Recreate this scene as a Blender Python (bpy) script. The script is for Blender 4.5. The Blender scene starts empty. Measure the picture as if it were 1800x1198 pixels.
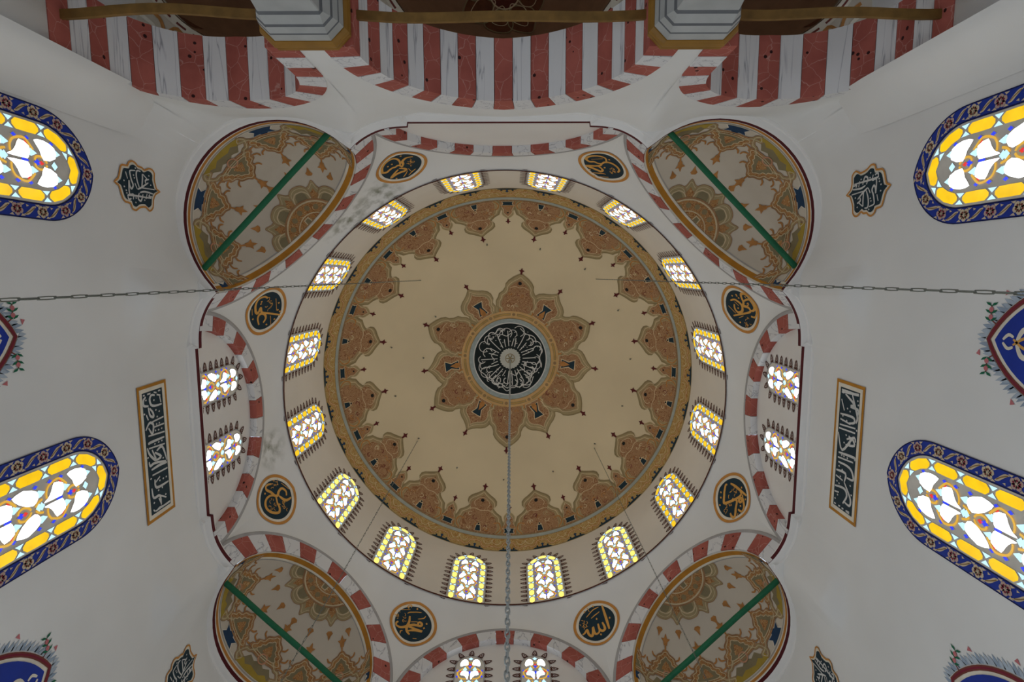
import bpy, math, random
from math import sin, cos, tan, radians, degrees, pi, sqrt, atan2, hypot, asin, acos
from mathutils import Vector, Matrix
from mathutils.geometry import tessellate_polygon

# ------------------------------------------------------------------ camera
# world: x = right in the picture, y = towards the qibla wall (picture bottom), z = up
scene = bpy.context.scene
COL = scene.collection
CAMPOS = (0.037, -2.713, 1.4)
RIGHT = Vector((0.9999923, 0.0034191, -0.0019299))
DOWN = Vector((-0.0036205, 0.9932017, -0.1163500))
FWD = Vector((0.0015190, 0.1163561, 0.9932064))
cam_data = bpy.data.cameras.new('camera')
cam_data.sensor_fit = 'HORIZONTAL'; cam_data.sensor_width = 36.0
cam_data.lens = 972.25 / 1800 * 36.0
cam_data.clip_end = 200
cam = bpy.data.objects.new('camera', cam_data); COL.objects.link(cam)
up, back = -DOWN, -FWD
cam.matrix_world = Matrix(((RIGHT.x, up.x, back.x, CAMPOS[0]), (RIGHT.y, up.y, back.y, CAMPOS[1]),
                           (RIGHT.z, up.z, back.z, CAMPOS[2]), (0, 0, 0, 1)))
scene.camera = cam

# ------------------------------------------------------------------ world, exposure
world = bpy.data.worlds.new('sky'); scene.world = world; world.use_nodes = True
bg = world.node_tree.nodes['Background']
bg.inputs[0].default_value = (0.72, 0.82, 1.0, 1); bg.inputs[1].default_value = 1.0
scene.view_settings.view_transform = 'Standard'
scene.view_settings.look = 'None'
scene.view_settings.gamma = 1.0
scene.view_settings.use_curve_mapping = False
scene.view_settings.exposure = 0.92
try:
    scene.cycles.max_bounces = 6; scene.cycles.diffuse_bounces = 5; scene.cycles.glossy_bounces = 2
    scene.cycles.sample_clamp_indirect = 6.0
    scene.cycles.use_fast_gi = False
    scene.cycles.use_light_tree = False
except Exception:
    pass

# area lamps added below the picture as fill, for assumed low windows not built
def added_low_lamp(loc, rot, power, size=(1.3, 2.2), col=(0.78, 0.89, 1.0)):
    d = bpy.data.lights.new('added_low_fill', 'AREA'); d.shape = 'RECTANGLE'
    d.size, d.size_y = size; d.energy = power; d.color = col
    o = bpy.data.objects.new('added_low_fill', d); COL.objects.link(o)
    o.location = loc; o.rotation_euler = rot
LOWP = 22.0
for yy in (-3.4, 0.0, 3.4):
    added_low_lamp((-5.38, yy, 2.0), (radians(90), 0, radians(-90)), LOWP * 1.6)
    added_low_lamp((5.08, yy, 2.0), (radians(90), 0, radians(90)), LOWP * 0.7)
for xx in (-3.3, 3.2):
    added_low_lamp((xx, 5.2, 2.0), (radians(-90), 0, 0), LOWP)
for xx in (-3.7, 0.0, 3.6):
    added_low_lamp((xx, -9.6, 2.0), (radians(90), 0, 0), LOWP * 0.35)

# ------------------------------------------------------------------ dimensions
Z1 = 10.907     # cornice of the octagon
Z2 = 13.635     # foot of the drum
Z3 = 16.186     # foot of the dome
RD = 5.0        # drum radius
RS, ZS = 5.37, 14.245   # dome sphere
AP = 5.12       # apothem of the octagon of arches
ZA, RE, RI = 10.80, 2.14, 1.80   # arch centre height, extrados, intrados of wall arches
RQ = 1.66       # squinch half-dome radius
HW = 5.30       # half width of the hall
LEAN = -0.0177; ZTOP = 19.613
def ox(z): return LEAN * (ZTOP - max(z, Z1))
O1 = ox(Z1)
rnd = random.Random(7)

# ------------------------------------------------------------------ materials
def lin(c):
    c = c / 255.0
    return c / 12.92 if c <= 0.04045 else ((c + 0.055) / 1.055) ** 2.4
def L3(rgb): return tuple(lin(v) for v in rgb) + (1.0,)
MATS = {}
def nodes_of(m):
    m.use_nodes = True
    nt = m.node_tree
    return nt, nt.nodes, nt.links, nt.nodes['Principled BSDF']
def mat(name, rgb, rough=0.7, var=0.10, scale=4.0, metal=0.0, bump=0.0, detail=4.0):
    if name in MATS: return MATS[name]
    m = bpy.data.materials.new(name); nt, N, K, P = nodes_of(m)
    c = L3(rgb)
    tc = N.new('ShaderNodeTexCoord'); no = N.new('ShaderNodeTexNoise')
    no.inputs['Scale'].default_value = scale; no.inputs['Detail'].default_value = detail
    K.new(tc.outputs['Object'], no.inputs['Vector'])
    rp = N.new('ShaderNodeValToRGB')
    rp.color_ramp.elements[0].position = 0.3; rp.color_ramp.elements[1].position = 0.7
    rp.color_ramp.elements[0].color = tuple(v * (1 - var) for v in c[:3]) + (1,)
    rp.color_ramp.elements[1].color = tuple(min(1, v * (1 + var)) for v in c[:3]) + (1,)
    K.new(no.outputs['Fac'], rp.inputs['Fac']); K.new(rp.outputs['Color'], P.inputs['Base Color'])
    P.inputs['Roughness'].default_value = rough; P.inputs['Metallic'].default_value = metal
    if 'Specular IOR Level' in P.inputs: P.inputs['Specular IOR Level'].default_value = 0.25
    if bump:
        b = N.new('ShaderNodeBump'); b.inputs['Strength'].default_value = bump; b.inputs['Distance'].default_value = 0.02
        K.new(no.outputs['Fac'], b.inputs['Height']); K.new(b.outputs['Normal'], P.inputs['Normal'])
    MATS[name] = m
    return m
def plaster(name, rgb, stains=()):
    """white-washed plaster: faint mottling, soft relief, damp stains at given spots"""
    m = bpy.data.materials.new(name); nt, N, K, P = nodes_of(m)
    c = L3(rgb)
    tc = N.new('ShaderNodeTexCoord')
    no = N.new('ShaderNodeTexNoise'); no.inputs['Scale'].default_value = 0.55; no.inputs['Detail'].default_value = 3
    K.new(tc.outputs['Object'], no.inputs['Vector'])
    rp = N.new('ShaderNodeValToRGB')
    rp.color_ramp.elements[0].position = 0.3; rp.color_ramp.elements[1].position = 0.75
    rp.color_ramp.elements[0].color = tuple(v * 0.93 for v in c[:3]) + (1,)
    rp.color_ramp.elements[1].color = tuple(min(1, v * 1.04) for v in c[:3]) + (1,)
    K.new(no.outputs['Fac'], rp.inputs['Fac'])
    col = rp.outputs['Color']
    for (sp, rad) in stains:
        vd = N.new('ShaderNodeVectorMath'); vd.operation = 'DISTANCE'; vd.inputs[1].default_value = sp
        K.new(tc.outputs['Object'], vd.inputs[0])
        mr = N.new('ShaderNodeMapRange'); mr.inputs[1].default_value = rad; mr.inputs[2].default_value = rad * 0.15
        mr.inputs[3].default_value = 0; mr.inputs[4].default_value = 1
        K.new(vd.outputs['Value'], mr.inputs[0])
        n2 = N.new('ShaderNodeTexNoise'); n2.inputs['Scale'].default_value = 5.0; n2.inputs['Detail'].default_value = 8
        K.new(tc.outputs['Object'], n2.inputs['Vector'])
        m2 = N.new('ShaderNodeMapRange'); m2.inputs[1].default_value = 0.42; m2.inputs[2].default_value = 0.66
        K.new(n2.outputs['Fac'], m2.inputs[0])
        mu = N.new('ShaderNodeMath'); mu.operation = 'MULTIPLY'
        K.new(mr.outputs[0], mu.inputs[0]); K.new(m2.outputs[0], mu.inputs[1])
        mx = N.new('ShaderNodeMixRGB'); mx.inputs['Color2'].default_value = L3((128, 130, 108))
        K.new(mu.outputs[0], mx.inputs['Fac']); K.new(col, mx.inputs['Color1'])
        col = mx.outputs['Color']
    K.new(col, P.inputs['Base Color'])
    P.inputs['Roughness'].default_value = 0.85
    if 'Specular IOR Level' in P.inputs: P.inputs['Specular IOR Level'].default_value = 0.15
    n3 = N.new('ShaderNodeTexNoise'); n3.inputs['Scale'].default_value = 1.6; n3.inputs['Detail'].default_value = 2
    K.new(tc.outputs['Object'], n3.inputs['Vector'])
    b = N.new('ShaderNodeBump'); b.inputs['Strength'].default_value = 0.12; b.inputs['Distance'].default_value = 0.05
    K.new(n3.outputs['Fac'], b.inputs['Height']); K.new(b.outputs['Normal'], P.inputs['Normal'])
    MATS[name] = m
    return m
def red_stone():
    m = bpy.data.materials.new('red_breccia_stone'); nt, N, K, P = nodes_of(m)
    tc = N.new('ShaderNodeTexCoord')
    n1 = N.new('ShaderNodeTexNoise'); n1.inputs['Scale'].default_value = 2.2; n1.inputs['Detail'].default_value = 5
    K.new(tc.outputs['Object'], n1.inputs['Vector'])
    mixv = N.new('ShaderNodeMixRGB'); mixv.inputs['Fac'].default_value = 0.16
    K.new(tc.outputs['Object'], mixv.inputs['Color1']); K.new(n1.outputs['Color'], mixv.inputs['Color2'])
    v1 = N.new('ShaderNodeTexVoronoi'); v1.feature = 'DISTANCE_TO_EDGE'; v1.inputs['Scale'].default_value = 5.0
    K.new(mixv.outputs['Color'], v1.inputs['Vector'])
    r1 = N.new('ShaderNodeValToRGB'); r1.color_ramp.elements[0].color = (0.5, 0.5, 0.5, 1); r1.color_ramp.elements[1].color = (0, 0, 0, 1)
    r1.color_ramp.elements[1].position = 0.018
    K.new(v1.outputs['Distance'], r1.inputs['Fac'])
    base = N.new('ShaderNodeValToRGB')
    base.color_ramp.elements[0].position = 0.3; base.color_ramp.elements[1].position = 0.7
    base.color_ramp.elements[0].color = L3((158, 84, 74)); base.color_ramp.elements[1].color = L3((182, 102, 90))
    K.new(n1.outputs['Fac'], base.inputs['Fac'])
    mx = N.new('ShaderNodeMixRGB'); mx.inputs['Color2'].default_value = L3((216, 178, 168))
    K.new(r1.outputs['Color'], mx.inputs['Fac']); K.new(base.outputs['Color'], mx.inputs['Color1'])
    v2 = N.new('ShaderNodeTexVoronoi'); v2.inputs['Scale'].default_value = 5.5; v2.inputs['Randomness'].default_value = 1.0
    K.new(tc.outputs['Object'], v2.inputs['Vector'])
    r2 = N.new('ShaderNodeValToRGB'); r2.color_ramp.interpolation = 'CONSTANT'
    r2.color_ramp.elements[0].color = (1, 1, 1, 1); r2.color_ramp.elements[1].color = (0, 0, 0, 1); r2.color_ramp.elements[1].position = 0.13
    K.new(v2.outputs['Distance'], r2.inputs['Fac'])
    m2 = N.new('ShaderNodeMixRGB'); m2.inputs['Color2'].default_value = L3((52, 26, 26))
    K.new(r2.outputs['Color'], m2.inputs['Fac']); K.new(mx.outputs['Color'], m2.inputs['Color1'])
    K.new(m2.outputs['Color'], P.inputs['Base Color']); P.inputs['Roughness'].default_value = 0.7
    if 'Specular IOR Level' in P.inputs: P.inputs['Specular IOR Level'].default_value = 0.2
    MATS['red'] = m
    return m
def white_stone(name, vec_scale):
    m = bpy.data.materials.new(name); nt, N, K, P = nodes_of(m)
    tc = N.new('ShaderNodeTexCoord'); mp = N.new('ShaderNodeMapping'); mp.inputs['Scale'].default_value = vec_scale
    K.new(tc.outputs['Object'], mp.inputs['Vector'])
    n1 = N.new('ShaderNodeTexNoise'); n1.inputs['Scale'].default_value = 1.7; n1.inputs['Detail'].default_value = 3; n1.inputs['Distortion'].default_value = 0.6
    K.new(mp.outputs['Vector'], n1.inputs['Vector'])
    r = N.new('ShaderNodeValToRGB')
    e = r.color_ramp.elements
    w, g = L3((226, 226, 226)), L3((150, 151, 156))
    e[0].position = 0.466; e[0].color = w; e[1].position = 0.512; e[1].color = w
    k = e.new(0.487); k.color = g
    k = e.new(0.482); k.color = L3((205, 205, 208))
    k = e.new(0.495); k.color = L3((212, 212, 214))
    K.new(n1.outputs['Fac'], r.inputs['Fac']); K.new(r.outputs['Color'], P.inputs['Base Color'])
    P.inputs['Roughness'].default_value = 0.65
    if 'Specular IOR Level' in P.inputs: P.inputs['Specular IOR Level'].default_value = 0.2
    MATS[name] = m
    return m
def arabesque(name, base, dark, line, scale):
    """painted scrollwork: contour-like curls in three colours"""
    m = bpy.data.materials.new(name); nt, N, K, P = nodes_of(m)
    tc = N.new('ShaderNodeTexCoord'); no = N.new('ShaderNodeTexNoise')
    no.inputs['Scale'].default_value = scale; no.inputs['Detail'].default_value = 1.0; no.inputs['Distortion'].default_value = 2.2
    K.new(tc.outputs['Object'], no.inputs['Vector'])
    r = N.new('ShaderNodeValToRGB'); e = r.color_ramp.elements
    b, d, l = L3(base), L3(dark), L3(line)
    e[0].position = 0.0; e[0].color = b; e[1].position = 1.0; e[1].color = d
    for x, c in ((.36, b), (.375, l), (.39, b), (.43, d), (.455, d), (.465, l), (.475, b), (.53, b), (.545, l), (.56, d), (.60, d), (.63, b), (.645, l), (.66, b)):
        q = e.new(x); q.color = c
    K.new(no.outputs['Fac'], r.inputs['Fac']); K.new(r.outputs['Color'], P.inputs['Base Color'])
    P.inputs['Roughness'].default_value = 0.75
    if 'Specular IOR Level' in P.inputs: P.inputs['Specular IOR Level'].default_value = 0.2
    MATS[name] = m
    return m
def glass(name, rgb, strength, var=0.08, small=False):
    """day-lit coloured glass: the pane glows with the sky behind it"""
    m = bpy.data.materials.new(name); m.use_nodes = True
    nt = m.node_tree; N, K = nt.nodes, nt.links
    P = N['Principled BSDF']
    P.inputs['Base Color'].default_value = tuple(v * 0.25 for v in rgb) + (1,)
    P.inputs['Roughness'].default_value = 0.15
    tc = N.new('ShaderNodeTexCoord'); no = N.new('ShaderNodeTexNoise'); no.inputs['Scale'].default_value = 6; no.inputs['Detail'].default_value = 3
    K.new(tc.outputs['Object'], no.inputs['Vector'])
    rp = N.new('ShaderNodeValToRGB'); rp.color_ramp.elements[0].position = 0.3; rp.color_ramp.elements[1].position = 0.7
    rp.color_ramp.elements[0].color = tuple(v * (1 - var) for v in rgb) + (1,)
    rp.color_ramp.elements[1].color = tuple(rgb) + (1,)
    K.new(no.outputs['Fac'], rp.inputs['Fac']); K.new(rp.outputs['Color'], P.inputs['Emission Color'])
    P.inputs['Emission Strength'].default_value = strength
    if small: m.cycles.emission_sampling = 'NONE'
    MATS[name] = m
    return m

# ------------------------------------------------------------------ mesh helpers
class PM:
    """collects faces; 2-D shapes go through self.map(u, v, d) onto their surface"""
    def __init__(s, fmap=None): s.v = []; s.f = []; s.m = []; s.mats = []; s.map = fmap
    def mi(s, mt):
        if mt not in s.mats: s.mats.append(mt)
        return s.mats.index(mt)
    def face(s, pts, mt):
        b = len(s.v); s.v += [tuple(p) for p in pts]; s.f.append(tuple(range(b, b + len(pts)))); s.m.append(s.mi(mt))
    def faces(s, verts, faces, mt):
        b = len(s.v); s.v += [tuple(p) for p in verts]; k = s.mi(mt)
        for f in faces: s.f.append(tuple(b + i for i in f)); s.m.append(k)
    def grid(s, rows, mt, closed=False):
        n = len(rows[0]); vs = [p for r in rows for p in r]; fs = []
        for j in range(len(rows) - 1):
            for i in range(n if closed else n - 1):
                i2 = (i + 1) % n
                fs.append((j * n + i, j * n + i2, (j + 1) * n + i2, (j + 1) * n + i))
        s.faces(vs, fs, mt)
    def fill(s, pts, mt, d=0.0, L=0.14):
        P = [(float(a), float(b)) for a, b in pts]
        if len(P) < 3: return
        tris = [tuple(t) for t in tessellate_polygon([[Vector((a, b, 0)) for a, b in P]])]
        if L:
            for _ in range(6):
                mid = {}; new = []; any_ = False
                def mp(i, j):
                    k = (i, j) if i < j else (j, i)
                    if k not in mid:
                        P.append(((P[i][0] + P[j][0]) / 2, (P[i][1] + P[j][1]) / 2)); mid[k] = len(P) - 1
                    return mid[k]
                lng = lambda i, j: hypot(P[i][0] - P[j][0], P[i][1] - P[j][1]) > L
                for (a, b, c) in tris:
                    sa, sb, sc = lng(a, b), lng(b, c), lng(c, a); n = sa + sb + sc
                    if n == 0: new.append((a, b, c)); continue
                    any_ = True
                    if n == 3:
                        x, y, z = mp(a, b), mp(b, c), mp(c, a); new += [(a, x, z), (x, b, y), (z, y, c), (x, y, z)]
                    else:
                        while not (sa and not sc): a, b, c, sa, sb, sc = b, c, a, sb, sc, sa
                        x = mp(a, b)
                        if sb:
                            y = mp(b, c); new += [(a, x, c), (x, y, c), (x, b, y)]
                        else: new += [(a, x, c), (x, b, c)]
                tris = new
                if not any_: break
        s.faces([s.map(a, b, d) for a, b in P], tris, mt)
    def stroke(s, pts, w, mt, d=0.0, closed=False, smooth=4, taper=False):
        P = spline(pts, smooth, closed) if smooth and len(pts) > 2 else [tuple(p) for p in pts]
        n = len(P)
        if n < 2: return
        l, r = [], []
        for i in range(n):
            a = P[i - 1] if (i or closed) else P[i]; b = P[(i + 1) % n] if (i < n - 1 or closed) else P[i]
            dx, dy = b[0] - a[0], b[1] - a[1]; q = hypot(dx, dy) or 1.0
            k = w / 2
            if taper: k *= 0.35 + 0.65 * sin(pi * (0.12 + 0.76 * i / (n - 1)))
            nx, ny = -dy / q * k, dx / q * k
            l.append(s.map(P[i][0] + nx, P[i][1] + ny, d)); r.append(s.map(P[i][0] - nx, P[i][1] - ny, d))
        b0 = len(s.v); s.v += l + r; k = s.mi(mt)
        for i in range(n if closed else n - 1):
            j = (i + 1) % n
            s.f.append((b0 + i, b0 + j, b0 + n + j, b0 + n + i)); s.m.append(k)
    def disc(s, c, r, mt, d=0.0, n=12, L=None, ry=None):
        s.fill([(c[0] + r * cos(2 * pi * i / n), c[1] + (ry or r) * sin(2 * pi * i / n)) for i in range(n)], mt, d, L)
    def ring(s, c, r0, r1, mt, d=0.0, n=40, a0=0.0, a1=2 * pi):
        full = abs(a1 - a0 - 2 * pi) < 1e-6
        rows = [[s.map(c[0] + rr * cos(a0 + (a1 - a0) * i / n), c[1] + rr * sin(a0 + (a1 - a0) * i / n), d) for i in range(n if full else n + 1)] for rr in (r0, r1)]
        s.grid(rows, mt, full)
    def pane(s, pts, mt, edge, d0, d1):
        """glass pane: lit face at depth d1, edges down to d0 in another material"""
        n = len(pts); tris = tessellate_polygon([[Vector((a, b, 0)) for a, b in pts]])
        s.faces([s.map(a, b, d1) for a, b in pts], [tuple(t) for t in tris], mt)
        s.faces([s.map(a, b, d0) for a, b in pts] + [s.map(a, b, d1) for a, b in pts], [(i, (i + 1) % n, n + (i + 1) % n, n + i) for i in range(n)], edge)
    def prism(s, pts, mt, d0, d1):
        """closed solid: outline pts from depth d0 to d1"""
        n = len(pts); tris = tessellate_polygon([[Vector((a, b, 0)) for a, b in pts]])
        vs = [s.map(a, b, d0) for a, b in pts] + [s.map(a, b, d1) for a, b in pts]
        fs = [tuple(t) for t in tris] + [tuple(n + i for i in t) for t in tris] + [(i, (i + 1) % n, n + (i + 1) % n, n + i) for i in range(n)]
        s.faces(vs, fs, mt)
    def box(s, c, h, mt):
        vs = [(c[0] + sx * h[0], c[1] + sy * h[1], c[2] + sz * h[2]) for sx in (-1, 1) for sy in (-1, 1) for sz in (-1, 1)]
        s.faces(vs, [(0, 1, 3, 2), (4, 6, 7, 5), (0, 4, 5, 1), (2, 3, 7, 6), (0, 2, 6, 4), (1, 5, 7, 3)], mt)
    def tube(s, pts, r, mt, n=8, rx=None):
        rings = []
        for i, p in enumerate(pts):
            a = Vector(pts[max(i - 1, 0)]); b = Vector(pts[min(i + 1, len(pts) - 1)]); t = (b - a).normalized()
            u = t.cross(Vector((0, 0, 1)));  u = u.normalized() if u.length > 1e-3 else Vector((1, 0, 0))
            w = t.cross(u)
            rings.append([tuple(Vector(p) + u * (rx or r) * cos(2 * pi * k / n) + w * r * sin(2 * pi * k / n)) for k in range(n)])
        s.grid(rings, mt, True)
        s.face(rings[0], mt); s.face(rings[-1], mt)
    def mesh(s, name, smooth=False):
        me = bpy.data.meshes.new(name); me.from_pydata(s.v, [], s.f)
        for mt in s.mats: me.materials.append(mt)
        me.polygons.foreach_set('material_index', s.m)
        me.polygons.foreach_set('use_smooth', [smooth] * len(s.f))
        me.update()
        return me
    def build(s, name, parent=None, smooth=False, **kw):
        return put(name, s.mesh(name, smooth), parent, **kw)
def spline(P, k=4, closed=False):
    P = [tuple(p) for p in P]; n = len(P); out = []
    if closed and P[0] == P[-1]: P = P[:-1]; n -= 1
    for i in range(n if closed else n - 1):
        p0 = P[i - 1] if (i or closed) else P[0]; p1 = P[i]; p2 = P[(i + 1) % n]
        p3 = P[(i + 2) % n] if (closed or i + 2 < n) else P[-1]
        for j in range(k):
            t = j / k
            out.append(tuple(0.5 * (2 * p1[a] + (p2[a] - p0[a]) * t + (2 * p0[a] - 5 * p1[a] + 4 * p2[a] - p3[a]) * t * t
                                    + (3 * p1[a] - p0[a] - 3 * p2[a] + p3[a]) * t ** 3) for a in (0, 1)))
    if not closed: out.append(P[-1])
    return out
BASIS = {}
def put(name, me, parent=None, label=None, cat=None, group=None, kind=None, local=False):
    o = bpy.data.objects.new(name, me); COL.objects.link(o)
    if parent is not None:
        o.parent = parent
        if not local and parent.name in BASIS: o.matrix_parent_inverse = BASIS[parent.name].inverted()
    return tag(o, label, cat, group, kind)
def tag(o, label=None, cat=None, group=None, kind=None):
    if label: o['label'] = label
    if cat: o['category'] = cat
    if group: o['group'] = group
    if kind: o['kind'] = kind
    return o
def thing(name, label, cat, mw=None, group=None, kind=None):
    o = bpy.data.objects.new(name, None); COL.objects.link(o); o.empty_display_size = 0.2
    if mw is None: mw = Matrix.Identity(4)
    if not isinstance(mw, Matrix): mw = Matrix.Translation(mw)
    o.matrix_world = mw; BASIS[o.name] = mw.copy()
    return tag(o, label, cat, group, kind)

# ------------------------------------------------------------------ material palette
WHITE = plaster('white_plaster', (236, 236, 233), [((-3.55, -4.05, 13.35), 0.75), ((-2.75, -4.5, 13.35), 0.6), ((-5.35, 1.0, 13.1), 0.55)])
DRUMW = plaster('drum_plaster', (230, 222, 209))
CORN = plaster('white_cornice_plaster', (242, 241, 238))
TYMP = plaster('tympanum_plaster', (236, 232, 226))
BEIGE = plaster('dome_beige_plaster', (226, 209, 174))
SQB = plaster('squinch_plaster', (214, 203, 185))
RED = red_stone()
WST = white_stone('white_veined_stone', (2.3, 2.3, 0.8))
WST2 = white_stone('white_veined_stone_soffit', (3.2, 0.22, 3.2))
OLIVE = mat('olive_paint', (172, 154, 114)); OLIVE2 = mat('olive_dark_paint', (150, 133, 96))
OCHRE = mat('ochre_band_paint', (186, 150, 86), var=.16)
BROWN = mat('russet_paint', (166, 126, 88), var=.22, scale=9)
ORANGE = mat('orange_paint', (184, 128, 70), var=.2, scale=9)
ARAB = arabesque('russet_arabesque_paint', (168, 128, 92), (146, 102, 70), (204, 172, 130), 3.4)
ARABO = arabesque('orange_arabesque_paint', (184, 132, 76), (156, 104, 62), (214, 186, 140), 5.0)
ARABG = arabesque('ochre_arabesque_paint', (186, 156, 98), (176, 132, 72), (212, 186, 132), 2.6)
CREAM2 = mat('dull_cream_paint', (214, 194, 156))
CREAM = mat('cream_line_paint', (218, 196, 158)); CREAMW = mat('pale_line_paint', (232, 224, 206))
MAROON = mat('maroon_paint', (96, 36, 36)); LINE = mat('dark_red_line_paint', (88, 26, 34)); DKBR = mat('dark_brown_paint', (86, 46, 34))
NAVY = mat('navy_paint', (26, 52, 64), rough=.55); INK = mat('ink_dot_paint', (34, 34, 34)); SLATE = mat('slate_blue_paint', (38, 66, 96))
GOLD = mat('gold_letter_paint', (222, 166, 84), rough=.5); RING = mat('ochre_ring_paint', (204, 142, 70), rough=.55)
GOLDB = mat('gold_band_paint', (190, 130, 44), rough=.5, var=.15)
GREYL = mat('grey_green_line_paint', (168, 174, 166)); GREY = mat('grey_paint', (172, 170, 168)); PALE = mat('white_letter_paint', (214, 214, 210))
YOLIVE = mat('yellow_olive_paint', (176, 150, 62)); GOLIVE = mat('grey_olive_paint', (140, 128, 96))
BLUE = mat('cobalt_paint', (26, 56, 158), rough=.5); PINK = mat('pink_flower_paint', (198, 168, 156)); LEAF = mat('leaf_green_paint', (22, 104, 74)); ROSE = mat('rose_bud_paint', (196, 116, 120))
TAN = mat('tan_leaf_paint', (216, 198, 168)); BLUEGREY = mat('blue_grey_leaf_paint', (150, 166, 184)); CRIM = mat('crimson_paint', (128, 34, 58)); BRICK = mat('brick_brown_paint', (122, 62, 54))
LEADM = mat('grey_plaster_lattice', (226, 221, 210), rough=.8)
GREENB = mat('green_painted_iron', (30, 104, 70), rough=.45)
IRON = mat('dull_grey_iron', (120, 122, 112), rough=.6, metal=.3); IRONG = mat('galvanised_chain_iron', (168, 172, 170), rough=.5, metal=.3)
WOOD = mat('brown_timber', (124, 94, 48), rough=.6, var=.22, scale=7)
GILT = mat('gilt_moulding', (146, 106, 42), rough=.45, var=.12)
GROOVE_SHADE = mat('marble_groove_shade', (104, 106, 108), rough=.7)  # shade between the capital's mouldings, put into the colour as dark bands
MARBLE = mat('grey_marble', (172, 174, 172), rough=.5, var=.12, scale=3)
VAULT = mat('brown_vault_paint', (150, 112, 82), var=.12); VAULT2 = mat('dark_umber_paint', (108, 62, 36), var=.2, scale=8)
CARPET = mat('red_patterned_carpet', (128, 104, 94), var=.3, scale=6)
G_WHITE = glass('clear_white_glass', (0.90, 0.96, 1.0), 3.6)
G_WHITET = glass('clear_white_glass_tall', (0.88, 0.95, 1.0), 1.5)
G_WHITE2 = glass('clear_white_glass_bright', (0.92, 0.97, 1.0), 5.2)
G_YEL = glass('yellow_glass', (1.0, 0.60, 0.010), 0.56, .2)
G_YEL2 = glass('yellow_glass_bright', (1.0, 0.70, 0.14), 1.0, .35)
G_LB = glass('pale_blue_glass', (0.50, 0.80, 1.0), 0.66, small=True)
G_BLUE = glass('deep_blue_glass', (0.03, 0.06, 0.85), 0.55, small=True)
G_RED = glass('red_glass', (0.85, 0.05, 0.03), 0.5, small=True)
G_AMB = glass('amber_glass', (0.85, 0.48, 0.06), 0.45, small=True)
# ------------------------------------------------------------------ plan of the octagon (at the cornice)
def W3(x, y, z): return (x + ox(z), y, z)
def pol(r, a, z): return (r * cos(a) + ox(z), r * sin(a), z)
def half_plan():
    """(x, y) from the middle of the +x wall to the middle of the squinch at 45 deg"""
    P = [(5.22, t) for t in (0, .3, .6, .9, 1.2, 1.495)]
    def dg(d, t):   # squinch side: distance d along the diagonal, t towards the wall
        return ((d + t) / sqrt(2), (d - t) / sqrt(2))
    P += spline([(5.155, 1.505), (5.14, 1.75), (5.09, 1.98), (5.00, 2.18), (4.90, 2.33), dg(5.12, 1.66)], 4)
    for k in range(1, 17):
        th = radians(90 - 90 * k / 16)
        P.append(dg(5.12 + 1.64 * cos(th), 1.64 * sin(th)))
    return P
HP = half_plan()
def full_plan():
    out = []
    for q in range(4):
        a = q * pi / 2
        seg = HP[:-1] + [(y, x) for x, y in reversed(HP)][:-1]   # to the middle of the next wall
        out += [(x * cos(a) - y * sin(a), x * sin(a) + y * cos(a)) for x, y in seg]
    return out
PLAN = full_plan()
PAZ = [(atan2(y, x), hypot(x, y)) for x, y in HP]
def fold(a):
    a = a % (pi / 2)
    return a if a <= pi / 4 else pi / 2 - a
def r_plan(a):
    f = fold(a)
    for (a0, r0), (a1, r1) in zip(PAZ, PAZ[1:]):
        if a0 <= f <= a1 + 1e-9:
            k = (f - a0) / (a1 - a0) if a1 > a0 else 0
            return r0 + (r1 - r0) * k
    return PAZ[-1][1]
def r_square(a):
    f = fold(a); q = .45; r = HW / cos(f)
    if f > atan2(HW - q, HW):      # rounded plaster corner
        b = (HW - q) * (cos(f) + sin(f)); r = b + sqrt(max(0, b * b - (2 * (HW - q) ** 2 - q * q)))
    return r
def r_plan_soft(a): return sum(r_plan(a + radians(d)) for d in (-2.4, -1.6, -.8, 0, .8, 1.6, 2.4)) / 7
def smooth01(t): t = min(1, max(0, t)); return t * t * (3 - 2 * t)
LOFT0 = 9.0
def wall_r(a, z, z0=LOFT0):
    w = smooth01((z - z0) / (Z1 - .12 - z0))
    f = degrees(fold(a)); g = smooth01((f - 17.5) / 3.5) * (1 - smooth01((f - 26.0) / 3.0))
    if g > 0: w = max(w, w * (1 - g) + g * (.80 * smooth01((z - 9.2) / .45) + .20 * w))   # rounded bracket below each pendentive foot
    return r_square(a) * (1 - w) + (r_plan_soft(a) + .115) * w
def wallP(a, z, d=0.0, z0=LOFT0):
    r = wall_r(a, z, z0)
    x, y = r * cos(a), r * sin(a)
    f = atan2(sin(a), cos(a))
    if abs(cos(a)) > abs(sin(a)): x -= d * (1 if x > 0 else -1)
    else: y -= d * (1 if y > 0 else -1)
    return (x + O1, y, z)

# azimuth samples: dense, all plan vertices
def az_range(a0, a1):
    base = [q * pi / 2 + s * p for q in range(-3, 4) for s in (1, -1) for p, _ in PAZ]
    base += [q * pi / 2 + pi / 4 for q in range(-3, 4)] + [a0 + (a1 - a0) * i / 60 for i in range(61)]
    o = sorted(a for a in base if a0 - 1e-6 <= a <= a1 + 1e-6); out = [o[0]]
    for a in o:
        if a - out[-1] > 1e-4: out.append(a)
    return out
ROWS = [0, 2.5, 5, 7, 8.2, 8.8] + [9.0 + .05 * i for i in range(36)] + [Z1 - .12]
for nm, mid, lab in (('wall_left', pi, 'white plaster side wall at left with tall stained-glass windows'),
                     ('wall_right', 0.0, 'white plaster side wall at right with tall stained-glass windows'),
                     ('wall_qibla', pi / 2, 'white plaster wall at the bottom of the picture')):
    AZ = az_range(mid - pi / 4, mid + pi / 4)
    m = PM(); m.grid([[wallP(a, z) for a in AZ] for z in ROWS], WHITE)
    m.build(nm, smooth=True, kind='structure', label=lab)
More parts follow.
